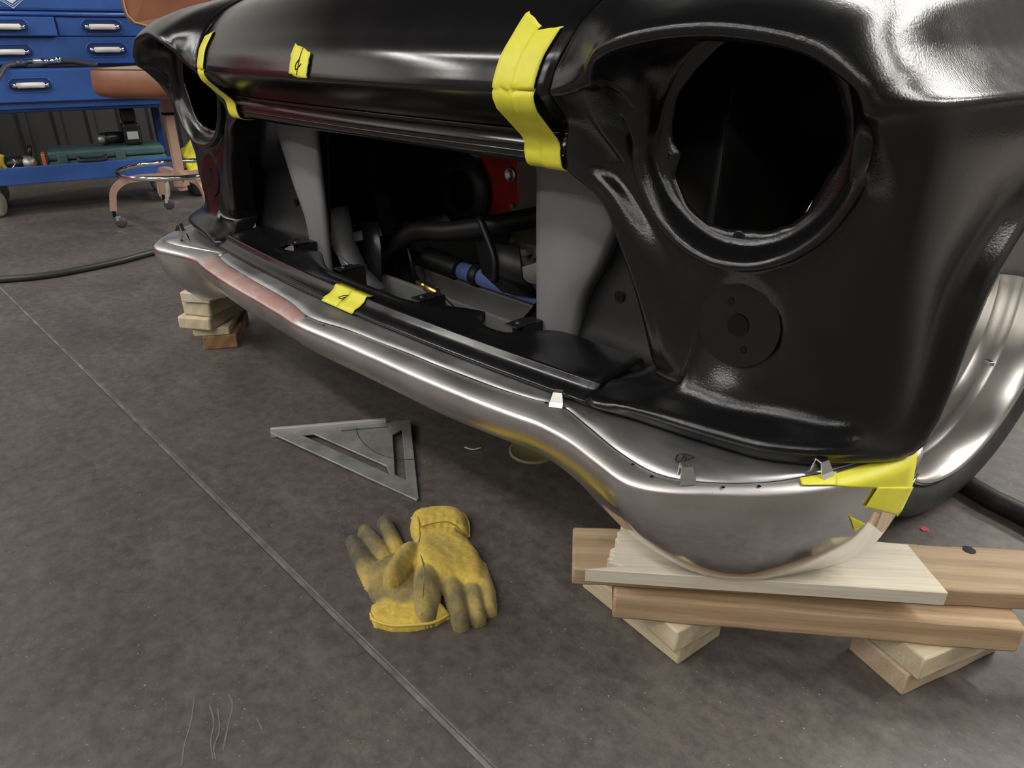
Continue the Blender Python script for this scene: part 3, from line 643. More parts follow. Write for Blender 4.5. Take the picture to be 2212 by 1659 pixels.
# ================================================================= timber
def wood(name, c1, c2, c3, scale=1., rough=.7, rings=26.):
    if name in MATS: return MATS[name]
    m = bpy.data.materials.new(name); m.use_nodes = True; nt = m.node_tree; N = nt.nodes; L = nt.links; b = N['Principled BSDF']; b.inputs['Roughness'].default_value = rough
    tc = N.new('ShaderNodeTexCoord'); mp = N.new('ShaderNodeMapping'); mp.inputs['Scale'].default_value = (1.2, 9, 9); L.new(tc.outputs['Object'], mp.inputs[0])
    oi = N.new('ShaderNodeObjectInfo'); ad = N.new('ShaderNodeVectorMath'); ad.operation = 'MULTIPLY_ADD'
    ad.inputs[0].default_value = (3, 7, 5); L.new(oi.outputs['Random'], ad.inputs[1]); L.new(mp.outputs[0], ad.inputs[2])
    n1 = N.new('ShaderNodeTexNoise'); n1.inputs['Scale'].default_value = 3; n1.inputs['Detail'].default_value = 6; L.new(ad.outputs[0], n1.inputs['Vector'])
    wv = N.new('ShaderNodeTexWave'); wv.wave_type = 'RINGS'; wv.rings_direction = 'X'; wv.inputs['Scale'].default_value = 1.1 * scale; wv.inputs['Distortion'].default_value = 4; wv.inputs['Detail'].default_value = 3; wv.inputs['Detail Scale'].default_value = 1.5
    L.new(ad.outputs[0], wv.inputs['Vector'])
    mp2 = N.new('ShaderNodeMapping'); mp2.inputs['Scale'].default_value = (6, 160, 160); L.new(tc.outputs['Object'], mp2.inputs[0])
    n2 = N.new('ShaderNodeTexNoise'); n2.inputs['Scale'].default_value = 1.5; n2.inputs['Detail'].default_value = 5; L.new(mp2.outputs[0], n2.inputs['Vector'])
    r = N.new('ShaderNodeValToRGB'); e = r.color_ramp.elements; e[0].position = .25; e[0].color = (*c1, 1); e[1].position = .75; e[1].color = (*c2, 1); L.new(wv.outputs['Fac'], r.inputs[0])
    r2 = N.new('ShaderNodeValToRGB'); e = r2.color_ramp.elements; e[0].position = .56; e[0].color = (0, 0, 0, 1); e[1].position = .74; e[1].color = (.75, .75, .75, 1); L.new(n1.outputs['Fac'], r2.inputs[0])
    mx = N.new('ShaderNodeMix'); mx.data_type = 'RGBA'; L.new(r2.outputs[0], mx.inputs[0]); L.new(r.outputs[0], mx.inputs[6]); mx.inputs[7].default_value = (*c3, 1)
    r3 = N.new('ShaderNodeValToRGB'); e = r3.color_ramp.elements; e[0].position = .3; e[0].color = (.87, .86, .85, 1); e[1].position = .7; e[1].color = (1.05, 1.05, 1.05, 1); L.new(n2.outputs['Fac'], r3.inputs[0])
    mm = N.new('ShaderNodeMix'); mm.data_type = 'RGBA'; mm.blend_type = 'MULTIPLY'; mm.inputs[0].default_value = 1; L.new(mx.outputs[2], mm.inputs[6]); L.new(r3.outputs[0], mm.inputs[7])
    L.new(mm.outputs[2], b.inputs['Base Color'])
    bp = N.new('ShaderNodeBump'); bp.inputs['Strength'].default_value = .25; bp.inputs['Distance'].default_value = .002; L.new(n2.outputs['Fac'], bp.inputs['Height']); L.new(bp.outputs[0], b.inputs['Normal'])
    MATS[name] = m; return m
W_white = wood('pale_pine', (.66, .60, .48), (.70, .64, .52), (.60, .51, .36))
W_cream = wood('cream_pine', (.60, .51, .34), (.66, .57, .40), (.52, .41, .24))
W_brown = wood('weathered_plank', (.36, .262, .16), (.43, .315, .195), (.27, .188, .11))
W_fir = wood('fir_beam', (.50, .355, .215), (.42, .285, .165), (.33, .22, .125), scale=2.5)
W_old = wood('old_block', (.25, .14, .065), (.33, .19, .09), (.12, .07, .04))
def board(label, corner, ang, L_, W_, z0, z1, m, bev=.003, warp=0., poly=None, group=None, name='wood_board', rough_end=False):
    """corner = front-left corner on plan, ang = direction of the length (x axis of the board)"""
    ca, sa = math.cos(ang), math.sin(ang)
    bm = bmesh.new(); nx = max(2, int(L_ / .02)); ny = 5; th = z1 - z0
    rnd = random.Random(len(label) * 7 + int(L_ * 1000))
    def P(i, j, k):
        x = L_ * i / nx; y = W_ * j / ny
        if rough_end and i == 0: x += .006 * noise.noise(Vector((j * .9, k * 2.1, 3)))
        z = th * k + warp * (math.sin(math.pi * i / nx) if warp else 0)
        e = .0010 * noise.noise(Vector((x * 22, y * 9 + k * 4, 1.7)))
        return Vector((x, y + (e if j in (0, ny) else 0), z + e))
    top = [[bm.verts.new(P(i, j, 1)) for j in range(ny + 1)] for i in range(nx + 1)]
    bot = [[bm.verts.new(P(i, j, 0)) for j in range(ny + 1)] for i in range(nx + 1)]
    for i in range(nx):
        for j in range(ny):
            bm.faces.new((top[i][j], top[i + 1][j], top[i + 1][j + 1], top[i][j + 1])); bm.faces.new((bot[i][j], bot[i][j + 1], bot[i + 1][j + 1], bot[i + 1][j]))
        bm.faces.new((bot[i][0], bot[i + 1][0], top[i + 1][0], top[i][0])); bm.faces.new((bot[i + 1][ny], bot[i][ny], top[i][ny], top[i + 1][ny]))
    for j in range(ny):
        bm.faces.new((bot[0][j + 1], bot[0][j], top[0][j], top[0][j + 1])); bm.faces.new((bot[nx][j], bot[nx][j + 1], top[nx][j + 1], top[nx][j]))
    o = link(name, from_bm(name, bm), m); autosmooth(o.data, 30); bevel(o, bev, 2, 50)
    o.location = (corner[0], corner[1], z0); o.rotation_euler = (0, 0, ang)
    return tag(o, label, 'wood', group)
G1 = 'timber under the near end of the bumper'; G2 = 'timber under the far end of the bumper'
a0 = math.atan2(.96 - .585, 1.05 - .616)
# near pile, from the floor up
board('low pale wood block on the floor at the left of the near pile', (.738, .678), math.atan2(.13, -.99) - math.pi / 2 + math.pi / 2, .20, -.092, 0, .038, W_cream, group=G1, name='wood_block').rotation_euler
board('cream wood block lying on the lower left block of the near pile', (.741, .660), math.atan2(.20, -.98), .13, -.086, .0381, .0762, W_cream, group=G1, name='wood_block')
board('pinkish wood block on the floor at the right of the near pile', (.976, .847), math.atan2(.164, .061), .19, .092, 0, .038, wood('pink_pine', (.56, .42, .29), (.60, .46, .33), (.48, .34, .22)), group=G1, name='wood_block')
board('mottled wood block lying on the lower right block of the near pile', (.988, .846), math.atan2(.94, .36), .15, .082, .0381, .0762, W_cream, group=G1, name='wood_block')
am = math.atan2(.95 - .629, 1.056 - .657)
board('reddish fir beam lying across both pairs of blocks of the near pile', (.664, .617), am, .518, .089, .0763, .1180, W_fir, .004, group=G1, name='wood_beam')
board('weathered brown plank with a charred spot below the pale board', (.611, .592), a0, .80, .094, .1182, .1460, W_brown, .003, group=G1, name='wood_plank')
sp = atz(2095, 1188, .1466); ch = link('charred_spot', lathe('ch', [(.0001, .0004), (.006, .0004), (.011, -.001)], sp, (0, 0, 1), 9), mat('char', (.012, .012, .014), .8)); 
plank = [o for o in COL.objects if o.name.startswith('wood_plank')][0]
ch.parent = plank; ch.matrix_parent_inverse = Matrix.Identity(4)
ch.location = Matrix.Rotation(-a0, 4, 'Z') @ (-Vector(plank.location)); ch.rotation_euler = (0, 0, -a0)
# pale board with the snapped end: outline in its own frame
org = Vector((.641, .583)); ax_ = Vector((math.cos(a0), math.sin(a0))); ay_ = Vector((-ax_.y, ax_.x))
pts = []
for u, v in ((1263, 1226), (1500, 1242), (1780, 1260), (2050, 1278), (2032, 1256), (2005, 1225), (1962, 1173), (1700, 1148), (1352, 1124), (1341, 1134), (1345, 1140), (1334, 1146), (1338, 1155), (1329, 1160), (1334, 1168), (1336, 1176), (1321, 1181), (1317, 1186), (1326, 1189), (1318, 1194), (1325, 1198), (1311, 1203), (1322, 1206), (1313, 1212), (1324, 1214), (1343, 1219), (1310, 1222)):
    p = atz(u, v, .1706); d = Vector((p.x, p.y)) - org; pts.append((d.dot(ax_), d.dot(ay_)))
me = prism('pale_board', pts, 0, .0214)
o = link('pale_board', me, W_white, smooth=False); o.location = (org.x, org.y, .1474); o.rotation_euler = (0, 0, a0); bevel(o, .0012, 1, 60)
tag(o, 'pale pine board with a splintered end right under the near bumper end', 'wood', G1)
# far pile
wa = math.atan2(.55, .83) + math.pi / 2
board('old brown block on the floor at the bottom of the far pile', (-.785, .758), math.atan2(.83, .55) + math.pi / 2, .22, .092, 0, .040, W_old, group=G2, name='wood_block')
board('thin pale board second from the floor in the far pile', (-.795, .745), math.atan2(.78, .56) + math.pi / 2, .17, .098, .0401, .0620, W_cream, group=G2)
board('cream stud third from the floor in the far pile', (-.797, .696), wa, .30, .100, .0621, .1000, W_cream, .006, group=G2)
board('knotty cream stud fourth from the floor in the far pile', (-.797, .703), wa - .08, .24, .090, .1001, .1420, W_cream, .006, group=G2)
board('thin cream board on top of the far pile', (-.789, .704), wa, .20, .088, .1421, .1700, W_white, .003, group=G2)

# ================================================================= masking tape
def tape_strip(rows, label, name='masking_tape', t=.0009, group='strips of yellow masking tape', m=None):
    o = link(name, grid(name, rows), m or M_tape); solid(o, t, 0); return tag(o, label, 'tape', group)
# hood profile as a function for wrapping tape: list of (y offset, z offset, crown) from nose upward and under, then the header bar
def hood_line(t, z_top):
    pts = []
    for p in hp:
        if p.y < z_top - .002: pts.append(hood_pt(t, p.x, p.y, p.z))
    for a, b in zip(hp[:-1], hp[1:]):
        if a.y <= z_top <= b.y:
            p = a.lerp(b, (z_top - a.y) / max(1e-9, b.y - a.y)); pts.append(hood_pt(t, p.x, p.y, p.z)); break
    return pts
def wrap(x0, x1, z0top, z1top, n=9, off=.0035, bulge=0):
    rows = []
    for j in range(n + 1):
        s = j / n; xa = x0 + (x1 - x0) * s; t = xa / HX; zt = z0top + (z1top - z0top) * s + (.0015 * noise.noise(Vector((s * 5, x0 * 9, 2))))
        up = hood_line(t, zt)[::-1]
        bow = .044 * (1 - abs(t) ** 2.2)
        cr = Vector((xa, .657 - bow, .733))
        body = [Vector((xa, .657 - bow * .8 + .004, .715)), Vector((xa, .704 - .016 * (1 - t * t) - .004, .678)), Vector((xa, .704 - .016 * (1 - t * t), .662)), Vector((xa, .706 - .016 * (1 - t * t), .650)), Vector((xa, .712 - .016 * (1 - t * t), .6415)), Vector((xa, .735 - .016 * (1 - t * t), .6395)), Vector((xa, .745 - .016 * (1 - t * t), .6405))]
        col = up + [cr] + body
        col = crom(col, 2)
        off_ = []
        for k, p in enumerate(col):
            a = col[max(0, k - 1)]; b = col[min(len(col) - 1, k + 1)]; d = b - a; nrm = Vector((0, d.z, -d.y)).normalized()
            if nrm.y > .2: nrm = -nrm
            off_.append(p + nrm * off * (1 if k > 0 else .3))
        rows.append(off_)
    n_ = min(len(r) for r in rows)
    # resample every column to the same count
    out = []
    for r in rows:
        L_ = [0]
        for a, b in zip(r[:-1], r[1:]): L_.append(L_[-1] + (b - a).length)
        q = []
        for k in range(41):
            d = L_[-1] * k / 40; i = 0
            while i < len(L_) - 2 and L_[i + 1] < d: i += 1
            q.append(r[i].lerp(r[i + 1], (d - L_[i]) / max(1e-9, L_[i + 1] - L_[i])))
        out.append(q)
    return out
tape_strip(wrap(.411, .442, .083, .068, 6), 'left strip of the wide tape band wrapped over the near hood corner')
tape_strip(wrap(.440, .472, .064, .068, 6, off=.0046), 'right strip of the wide tape band wrapped over the near hood corner')
tape_strip(wrap(-.474, -.426, .062, .068, 5), 'yellow tape strip wrapped over the far hood corner beside the seam')
# centre mark on the hood
def hood_patch(cx0, cx1, z0, z1, n=6):
    rows = []
    zz = [z0 + (z1 - z0) * k / 8 for k in range(9)]
    def yz(t, zo):
        for a, b in zip(hp[:-1], hp[1:]):
            if a.y <= zo <= b.y: f = (zo - a.y) / max(1e-9, b.y - a.y); p = a.lerp(b, f); return hood_pt(t, p.x, p.y, p.z)
    for j in range(n + 1):
        r = []
        for k, zo in enumerate(zz):
            x = cx0 + (cx1 - cx0) * j / n + (.004 * noise.noise(Vector((j, k, 0)) * 1.3) if j in (0, n) else 0)
            z_ = zo + (.004 * noise.noise(Vector((j * 1.7, k, 5))) if k in (0, 8) else 0) - (.010 * j / n)
            p = yz(x / HX, max(.001, z_)); r.append(p + Vector((0, -.003, .0012)))
        rows.append(r)
    return rows
hm = tape_strip(hood_patch(-.030, .026, .006, .046), 'small torn tape square with a centre mark on the hood nose')
def ink(pts, par, r=.0007):
    o = link('marker_line', tube('ml', pts, r, 6, 3), M_ink); o.parent = par; return o
def hz(x, zo):
    for a, b in zip(hp[:-1], hp[1:]):
        if a.y <= zo <= b.y:
            p = a.lerp(b, (zo - a.y) / max(1e-9, b.y - a.y)); q = hood_pt(x / HX, p.x, p.y, p.z); return q + Vector((0, -.0042, .0014))
ink([hz(.001, .040), hz(-.001, .025), hz(-.003, .004)], hm)
ink([hz(-.001, .026), hz(-.009, .019), hz(-.008, .012), hz(-.002, .014), hz(.006, .020)], hm)
# centre tape on the pan
def pan_tape(x0, x1, label, off=.0022):
    prof = [(-.004, .3505), (-.0008, .3530), (.001, .3568), (.012, .3605), (.022, .3675), (.025, .374), (.028, .3765), (.031, .3752), (.040, .3748)]
    rows = []
    for j in range(7):
        x = x0 + (x1 - x0) * j / 6; q = (x / .565) ** 2
        rows.append([Vector((x + .006 * (k / 8 - .5), .636 + .026 * q + yo - .0008, z + off)) for k, (yo, z) in enumerate(prof)])
    return tape_strip(rows, label)
pt = pan_tape(-.048, .004, 'left half of the yellow tape with a centre mark on the grille pan')
pan_tape(.005, .054, 'right half of the yellow tape on the grille pan')
ink([Vector((.0075, .675, .3795)), Vector((.004, .660, .372)), Vector((.0005, .648, .3645)), Vector((-.002, .636, .357))], pt)
ink([Vector((.001, .655, .3695)), Vector((-.008, .652, .3675)), Vector((-.013, .646, .3645)), Vector((-.006, .645, .364)), Vector((.002, .651, .3675))], pt)
# tape over the near bumper tip, following the shell
def shell_pt(i, k):   # i: position along rings (0..len-1), k: ring position
    i0 = int(i); i1 = min(i0 + 1, len(rings[0]) - 1); k0 = int(k); k1 = min(k0 + 1, len(rings) - 1)
    a = rings[k0][i0].lerp(rings[k0][i1], i - i0); b = rings[k1][i0].lerp(rings[k1][i1], i - i0)
    return a.lerp(b, k - k0)
def shell_n(i, k):
    a = shell_pt(max(0, i - .5), k); b = shell_pt(min(len(rings[0]) - 1, i + .5), k); c = shell_pt(i, max(0, k - .3)); d = shell_pt(i, min(len(rings) - 1, k + .3))
    n = (b - a).cross(c - d).normalized(); return n
NE = len(rings[0]) - 1
def shell_tape(corners, label, off=.0018, n=8):
    """corners: four (along, across) pairs in shell coordinates"""
    rows = []
    for a in range(n + 1):
        r = []
        for b in range(n + 1):
            s, t = a / n, b / n
            i = (corners[0][0] * (1 - s) + corners[1][0] * s) * (1 - t) + (corners[3][0] * (1 - s) + corners[2][0] * s) * t
            k = (corners[0][1] * (1 - s) + corners[1][1] * s) * (1 - t) + (corners[3][1] * (1 - s) + corners[2][1] * s) * t
            nn = shell_n(i, k)
            if nn.dot(Vector((.6, -.7, .2))) < 0: nn = -nn
            r.append(shell_pt(i, k) + nn * off)
        rows.append(r)
    return tape_strip(rows, label)
# horn of clear film poking out above the tape at the tip
# ================================================================= speed square
sqB = atz(886, 908, .012); sqA = atz(567, 935, .012); sqC = atz(900, 1083, .003)
ex = (sqA - sqB); LX = .305; ex.normalize(); ey = (sqC - sqB); ey = (ey - ex * ey.dot(ex)).normalized(); ez = ey.cross(ex).normalized()
if ez.z < 0: ez = -ez
MS = Matrix((( ex.x, ey.x, ez.x, sqB.x), (ex.y, ey.y, ez.y, sqB.y), (ex.z, ey.z, ez.z, sqB.z), (0, 0, 0, 1)))
sq = thing('speed_square', (sqB.x, sqB.y, 0), 'grey aluminium speed square lying on the concrete floor', 'square')
M_sq = mat('cast_aluminium', (.27, .27, .255), .5, metal=.4, var=.25, vscale=20, rvar=.1, rscale=25)
M_sq2 = mat('worn_aluminium_edge', (.60, .59, .55), .5, metal=.5)
bm = bmesh.new()
def loop(pts):
    vv = [bm.verts.new(MS @ Vector((x, y, 0))) for x, y in pts]
    return [bm.edges.new((vv[i], vv[(i + 1) % len(vv)])) for i in range(len(vv))]
ed = loop([(0, 0), (.300, 0), (.305, .004), (.004, .305), (0, .300)])
ed += loop([(.236, .026), (.210, .026), (.058, .178), (.050, .212)])              # slot along the long edge
ed += loop([(.150, .020), (.048, .020), (.044, .026), (.150, .026)])              # thin slot by the fence
ed += loop([(.020, .040), (.020, .235), (.041, .213), (.041, .058)])              # slot by the short edge
bmesh.ops.triangle_fill(bm, use_beauty=True, edges=ed); bmesh.ops.recalc_face_normals(bm, faces=bm.faces)
o = link('square_blade', from_bm('blade', bm), M_sq, sq, smooth=False); solid(o, .0045, 0); bevel(o, .0008, 1)
o = link('square_fence', box('fence', (0, 0, 0), (.250, .009, .022), M=MS @ Matrix.Translation((.178, .002, 0))), M_sq2, sq, smooth=False); bevel(o, .0015, 2)
bl = []
for k in range(24):
    y = .05 + k * .0098; bl.append(box('t', (0, 0, 0), (.0026, .0022, .0006), M=MS @ Matrix.Translation((.0178, y, .0024))))
for k in range(40):
    y = .03 + k * .0065; bl.append(box('t', (0, 0, 0), (.006 if k % 4 else .010, .0007, .0005), M=MS @ Matrix.Translation((.0045, y, .0024))))
for k in range(14):
    a = .10 + k * .0122; bl.append(box('t', (0, 0, 0), (.003, .003, .0006), M=MS @ Matrix.Translation((.305 - a * .86 - .05, a * .9 + .012, .0024))))
for k in range(9):
    bl.append(box('t', (0, 0, 0), (.035 - .002 * k, .0012, .0005), M=MS @ Matrix.Translation((.082, .055 + k * .006, .0024)) @ Matrix.Rotation(.0, 4, 'Z')))
tk = link('scale_marks', merge('ticks', bl), mat('scale_mark', (.42, .42, .40), .4, metal=.6), sq, smooth=False); tk['kind'] = 'stuff'
arc = [MS @ Vector((.120 * math.cos(a), .165 * math.sin(a), .0026)) for a in [R_(6 + 7 * k) for k in range(13)]]
link('pivot_scribe', tube('arc', arc, .0007, 6, 2), M_ink, sq)

# ================================================================= work gloves
def glove_material():
    m = bpy.data.materials.new('yellow_leather'); m.use_nodes = True; nt = m.node_tree; N = nt.nodes; L = nt.links; b = N['Principled BSDF']; b.inputs['Roughness'].default_value = .8
    b.inputs['Sheen Weight'].default_value = .15
    tc = N.new('ShaderNodeTexCoord'); at = N.new('ShaderNodeAttribute'); at.attribute_name = 'dirt'
    n = N.new('ShaderNodeTexNoise'); n.inputs['Scale'].default_value = 22; n.inputs['Detail'].default_value = 6; L.new(tc.outputs['Object'], n.inputs['Vector'])
    n2 = N.new('ShaderNodeTexNoise'); n2.inputs['Scale'].default_value = 160; n2.inputs['Detail'].default_value = 4; L.new(tc.outputs['Object'], n2.inputs['Vector'])
    a = N.new('ShaderNodeMath'); a.operation = 'MULTIPLY_ADD'; L.new(n.outputs['Fac'], a.inputs[0]); a.inputs[1].default_value = .9; a.inputs[2].default_value = -.45
    s = N.new('ShaderNodeMath'); s.operation = 'ADD'; s.use_clamp = True; L.new(at.outputs['Fac'], s.inputs[0]); L.new(a.outputs[0], s.inputs[1])
    r = N.new('ShaderNodeValToRGB'); e = r.color_ramp.elements; e[0].position = .12; e[0].color = (.62, .45, .075, 1); e[1].position = .85; e[1].color = (.095, .083, .052, 1)
    x = e.new(.45); x.color = (.40, .30, .085, 1); L.new(s.outputs[0], r.inputs[0])
    mm = N.new('ShaderNodeMix'); mm.data_type = 'RGBA'; mm.blend_type = 'MULTIPLY'; mm.inputs[0].default_value = 1; L.new(r.outputs[0], mm.inputs[6])
    r3 = N.new('ShaderNodeValToRGB'); e = r3.color_ramp.elements; e[0].position = .3; e[0].color = (.82, .82, .8, 1); e[1].position = .7; e[1].color = (1.1, 1.1, 1.1, 1); L.new(n2.outputs['Fac'], r3.inputs[0]); L.new(r3.outputs[0], mm.inputs[7])
    L.new(mm.outputs[2], b.inputs['Base Color'])
    bp = N.new('ShaderNodeBump'); bp.inputs['Strength'].default_value = .35; bp.inputs['Distance'].default_value = .002; L.new(n2.outputs['Fac'], bp.inputs['Height']); L.new(bp.outputs[0], b.inputs['Normal'])
    return m
M_glove = glove_material()
def seg_d(p, a, b):
    d = b - a; t = max(0, min(1, (p - a).dot(d) / max(1e-12, d.length_squared))); return (p - a - d * t).length, t
def poly_sd(p, P):
    ins = False; dm = 9
    n = len(P)
    for i in range(n):
        a, b = P[i], P[(i + 1) % n]; d, _ = seg_d(p, a, b); dm = min(dm, d)
        if (a.y > p.y) != (b.y > p.y) and p.x < (b.x - a.x) * (p.y - a.y) / (b.y - a.y) + a.x: ins = not ins
    return dm if ins else -dm
def dome(d, r, h):   # d = depth inside the outline
    if d <= 0: return 0
    t = min(1, d / r); return h * math.sqrt(1 - (1 - t) ** 2)
def V2(u, v, z=.015): p = atz(u, v, z); return Vector((p.x, p.y))
class Glove:
    def __init__(s): s.comp = []
    def finger(s, px, r, h, dirt=.6, lift=0., rev=False):     # px: list of (u,v,radius px)
        P = [(V2(u, v), q * .00086) for u, v, q in px]; s.comp.append(('f', P, h, dirt, lift, rev))
    def area(s, px, r, h, dirt=.1, lift=0.):
        s.comp.append(('a', [V2(u, v) for u, v in px], h, dirt, lift, r))
    def sample(s, p):
        best = None
        for c in s.comp:
            if c[0] == 'f':
                dd = -9; hh = 0; tg = 0; ns = len(c[1]) - 1
                for q, ((a, ra), (b, rb)) in enumerate(zip(c[1][:-1], c[1][1:])):
                    d, t = seg_d(p, a, b); rr = ra + (rb - ra) * t
                    if rr - d > dd: dd = rr - d; hh = rr; tg = (q + t) / ns
                if dd <= 0: continue
                if c[5]: tg = 1 - tg
                f_ = .35 + .65 * sm(0, .5, tg)
                h = dome(dd, hh, c[2]) * f_ + c[4]
                if best is None or h > best[0]: best = (h, c[3] * (.25 + .75 * sm(.05, .6, tg)), dd)
                continue
            else:
                dd = poly_sd(p, c[1])
                if dd <= 0: continue
                h = dome(dd, c[5], c[2]) + c[4]
            if best is None or h > best[0]: best = (h, c[3], dd)
        return best
def build_glove(g, base, step=.0024, gather=lambda p: 1.):
    pts = []
    for c in g.comp:
        for q in c[1]: pts.append(q[0] if c[0] == 'f' else q)
    x0 = min(p.x for p in pts) - .03; x1 = max(p.x for p in pts) + .03; y0 = min(p.y for p in pts) - .03; y1 = max(p.y for p in pts) + .03
    nx = int((x1 - x0) / step); ny = int((y1 - y0) / step); S = {}
    for i in range(nx):
        for j in range(ny):
            r = g.sample(Vector((x0 + i * step, y0 + j * step)))
            if r: S[i, j] = r
    vid = {}; v = []; f = []; dirt = []
    H = {}
    for (i, j), r in S.items(): H[i, j] = r[0]
    for it in range(2):                                            # soften the valleys between fingers a little
        H2 = {}
        for (i, j), h in H.items():
            nb = [H.get((i + a, j + b), 0) for a, b in ((1, 0), (-1, 0), (0, 1), (0, -1))]
            H2[i, j] = h * .55 + .45 * sum(nb) / 4
        H = H2
    D = {k: r[1] for k, r in S.items()}
    for it in range(9):
        D = {(i, j): .4 * d + .6 * sum(D.get((i + a, j + b), d) for a, b in ((1, 0), (-1, 0), (0, 1), (0, -1))) / 4 for (i, j), d in D.items()}
    def vert(i, j, low=False):
        k = (i, j, low)
        if k not in vid:
            p = Vector((x0 + i * step, y0 + j * step)); b = base(p)
            h = 0 if low else H[i, j]
            h *= gather(p) if not low else 1
            w = .0016 * noise.noise(Vector((p.x * 38, p.y * 38, 4))) + .0012 * noise.noise(Vector((p.x * 90, p.y * 90, 9)))
            vid[k] = len(v); v.append((p.x, p.y, b + max(.0006, h + (w * min(1, h / .01) if not low else 0)))); dirt.append(D[i, j])
        return vid[k]
    for (i, j) in S:
        q = [(i, j), (i + 1, j), (i + 1, j + 1), (i, j + 1)]
        if all(k in S for k in q): f.append(tuple(vert(*k) for k in q))
        elif sum(k in S for k in q) == 3: f.append(tuple(vert(*k) for k in q if k in S))
    me = pyd('glove', v, f)
    a = me.attributes.new('dirt', 'FLOAT', 'POINT')
    for k, d in enumerate(dirt): a.data[k].value = d
    # skirt to the ground
    bm = bmesh.new(); bm.from_mesh(me); be = [e for e in bm.edges if e.is_boundary]
    ex_ = bmesh.ops.extrude_edge_only(bm, edges=be)['geom']
    for q in ex_:
        if isinstance(q, bmesh.types.BMVert): q.co.z = base(Vector((q.co.x, q.co.y))) + .0004
    bmesh.ops.recalc_face_normals(bm, faces=bm.faces); bm.to_mesh(me); bm.free()
    return me
lowg = Glove()
lowg.finger([(761, 1162, 15), (785, 1200, 21), (815, 1245, 28)], 0, .020, .85, rev=True)
lowg.finger([(788, 1142, 17), (812, 1172, 20), (848, 1215, 22)], 0, .022, .85, rev=True)
lowg.finger([(830, 1120, 16), (845, 1152, 18), (866, 1205, 22)], 0, .022, .85, rev=True)
lowg.area([(790, 1218), (830, 1198), (880, 1178), (935, 1200), (950, 1290), (935, 1315), (860, 1322), (812, 1304), (793, 1270)], .030, .022, .62)
lowg.area([(800, 1296), (816, 1298), (838, 1286), (900, 1280), (960, 1300), (975, 1320), (935, 1341), (890, 1350), (845, 1350), (806, 1341), (797, 1322)], .012, .017, -.25)
g1 = thing('work_glove', (*V2(860, 1260), 0), 'dirty yellow leather glove lying palm up under the other glove', 'glove', 'pair of yellow work gloves')
gb = link('glove_body', build_glove(lowg, lambda p: 0.), M_glove, g1)
upg = Glove()
upg.area([(884, 1128), (888, 1110), (905, 1101), (940, 1096), (975, 1095), (1000, 1103), (1013, 1122), (1014, 1146), (1005, 1158), (1018, 1168), (1036, 1190), (1048, 1225), (1055, 1262), (1030, 1275), (985, 1268), (945, 1275), (902, 1262), (890, 1215), (893, 1175), (893, 1158), (886, 1145)], .026, .031, -.05)
upg.finger([(930, 1205, 30), (925, 1270, 27), (921, 1324, 22)], 0, .031, .62)
upg.finger([(970, 1225, 22), (984, 1285, 22), (996, 1337, 17)], 0, .028, .66)
upg.finger([(1004, 1225, 22), (1024, 1285, 20), (1033, 1327, 16)], 0, .027, .55)
upg.finger([(1030, 1210, 20), (1051, 1268, 17), (1060, 1308, 13)], 0, .024, .48)
upg.finger([(920, 1165, 24), (880, 1222, 23), (849, 1264, 19)], 0, .033, .42, lift=.003)
def base_up(p):
    r = lowg.sample(p)
    q = V2(990, 1240); d = (p - V2(880, 1250)).length
    return .020 * (1 - sm(.03, .11, d)) + .0
g2 = thing('work_glove', (*V2(970, 1230), 0), 'yellow leather glove lying back up on top of the other glove', 'glove', 'pair of yellow work gloves')
EL = [V2(u, v) for u, v in ((905, 1154), (940, 1147), (975, 1147), (1008, 1155))]
def gather(p):
    d = min(seg_d(p, a, b)[0] for a, b in zip(EL[:-1], EL[1:])); al = (p - EL[0]).dot((EL[-1] - EL[0]).normalized())
    return 1 - .22 * math.exp(-(d / .006) ** 2) - .06 * math.exp(-(d / .018) ** 2) * (.5 + .5 * math.sin(al * 480))
gb2 = link('glove_body', build_glove(upg, base_up, gather=gather), M_glove, g2)
def gl_z(g, base, p):
    r = g.sample(p); return (base(p) + r[0] if r else base(p) + .002)
def on_glove(px, g, base, add=.0016):
    out = []
    for u, v in px:
        p = V2(u, v); out.append(Vector((p.x, p.y, gl_z(g, base, p) * .96 + add)))
    return out
M_seam = mat('seam_thread', (.30, .21, .05), .8); M_hem = mat('glove_hem', (.66, .50, .10), .75)
link('cuff_hem', tube('hem', on_glove([(888, 1118), (905, 1104), (940, 1099), (975, 1098), (1000, 1106), (1012, 1124), (1013, 1148)], upg, base_up), .0020, 8, 4), M_hem, g2)
link('seam', tube('seam', on_glove([(893, 1112), (905, 1135), (908, 1175), (906, 1200), (912, 1235), (918, 1270), (915, 1310), (912, 1338)], upg, base_up), .0009, 6, 4), M_seam, g2)
link('wrist_elastic', tube('el', on_glove([(910, 1152), (940, 1146), (975, 1146), (1006, 1154)], upg, base_up), .0012, 6, 4), M_seam, g2)
link('cuff_hem', tube('hem', on_glove([(800, 1320), (808, 1336), (845, 1347), (890, 1347), (935, 1339), (970, 1321)], lowg, lambda p: 0.), .0022, 8, 4), M_hem, g1)
link('seam', tube('seam', on_glove([(792, 1215), (815, 1203), (842, 1200), (880, 1185)], lowg, lambda p: 0.), .0009, 6, 4), M_seam, g1)
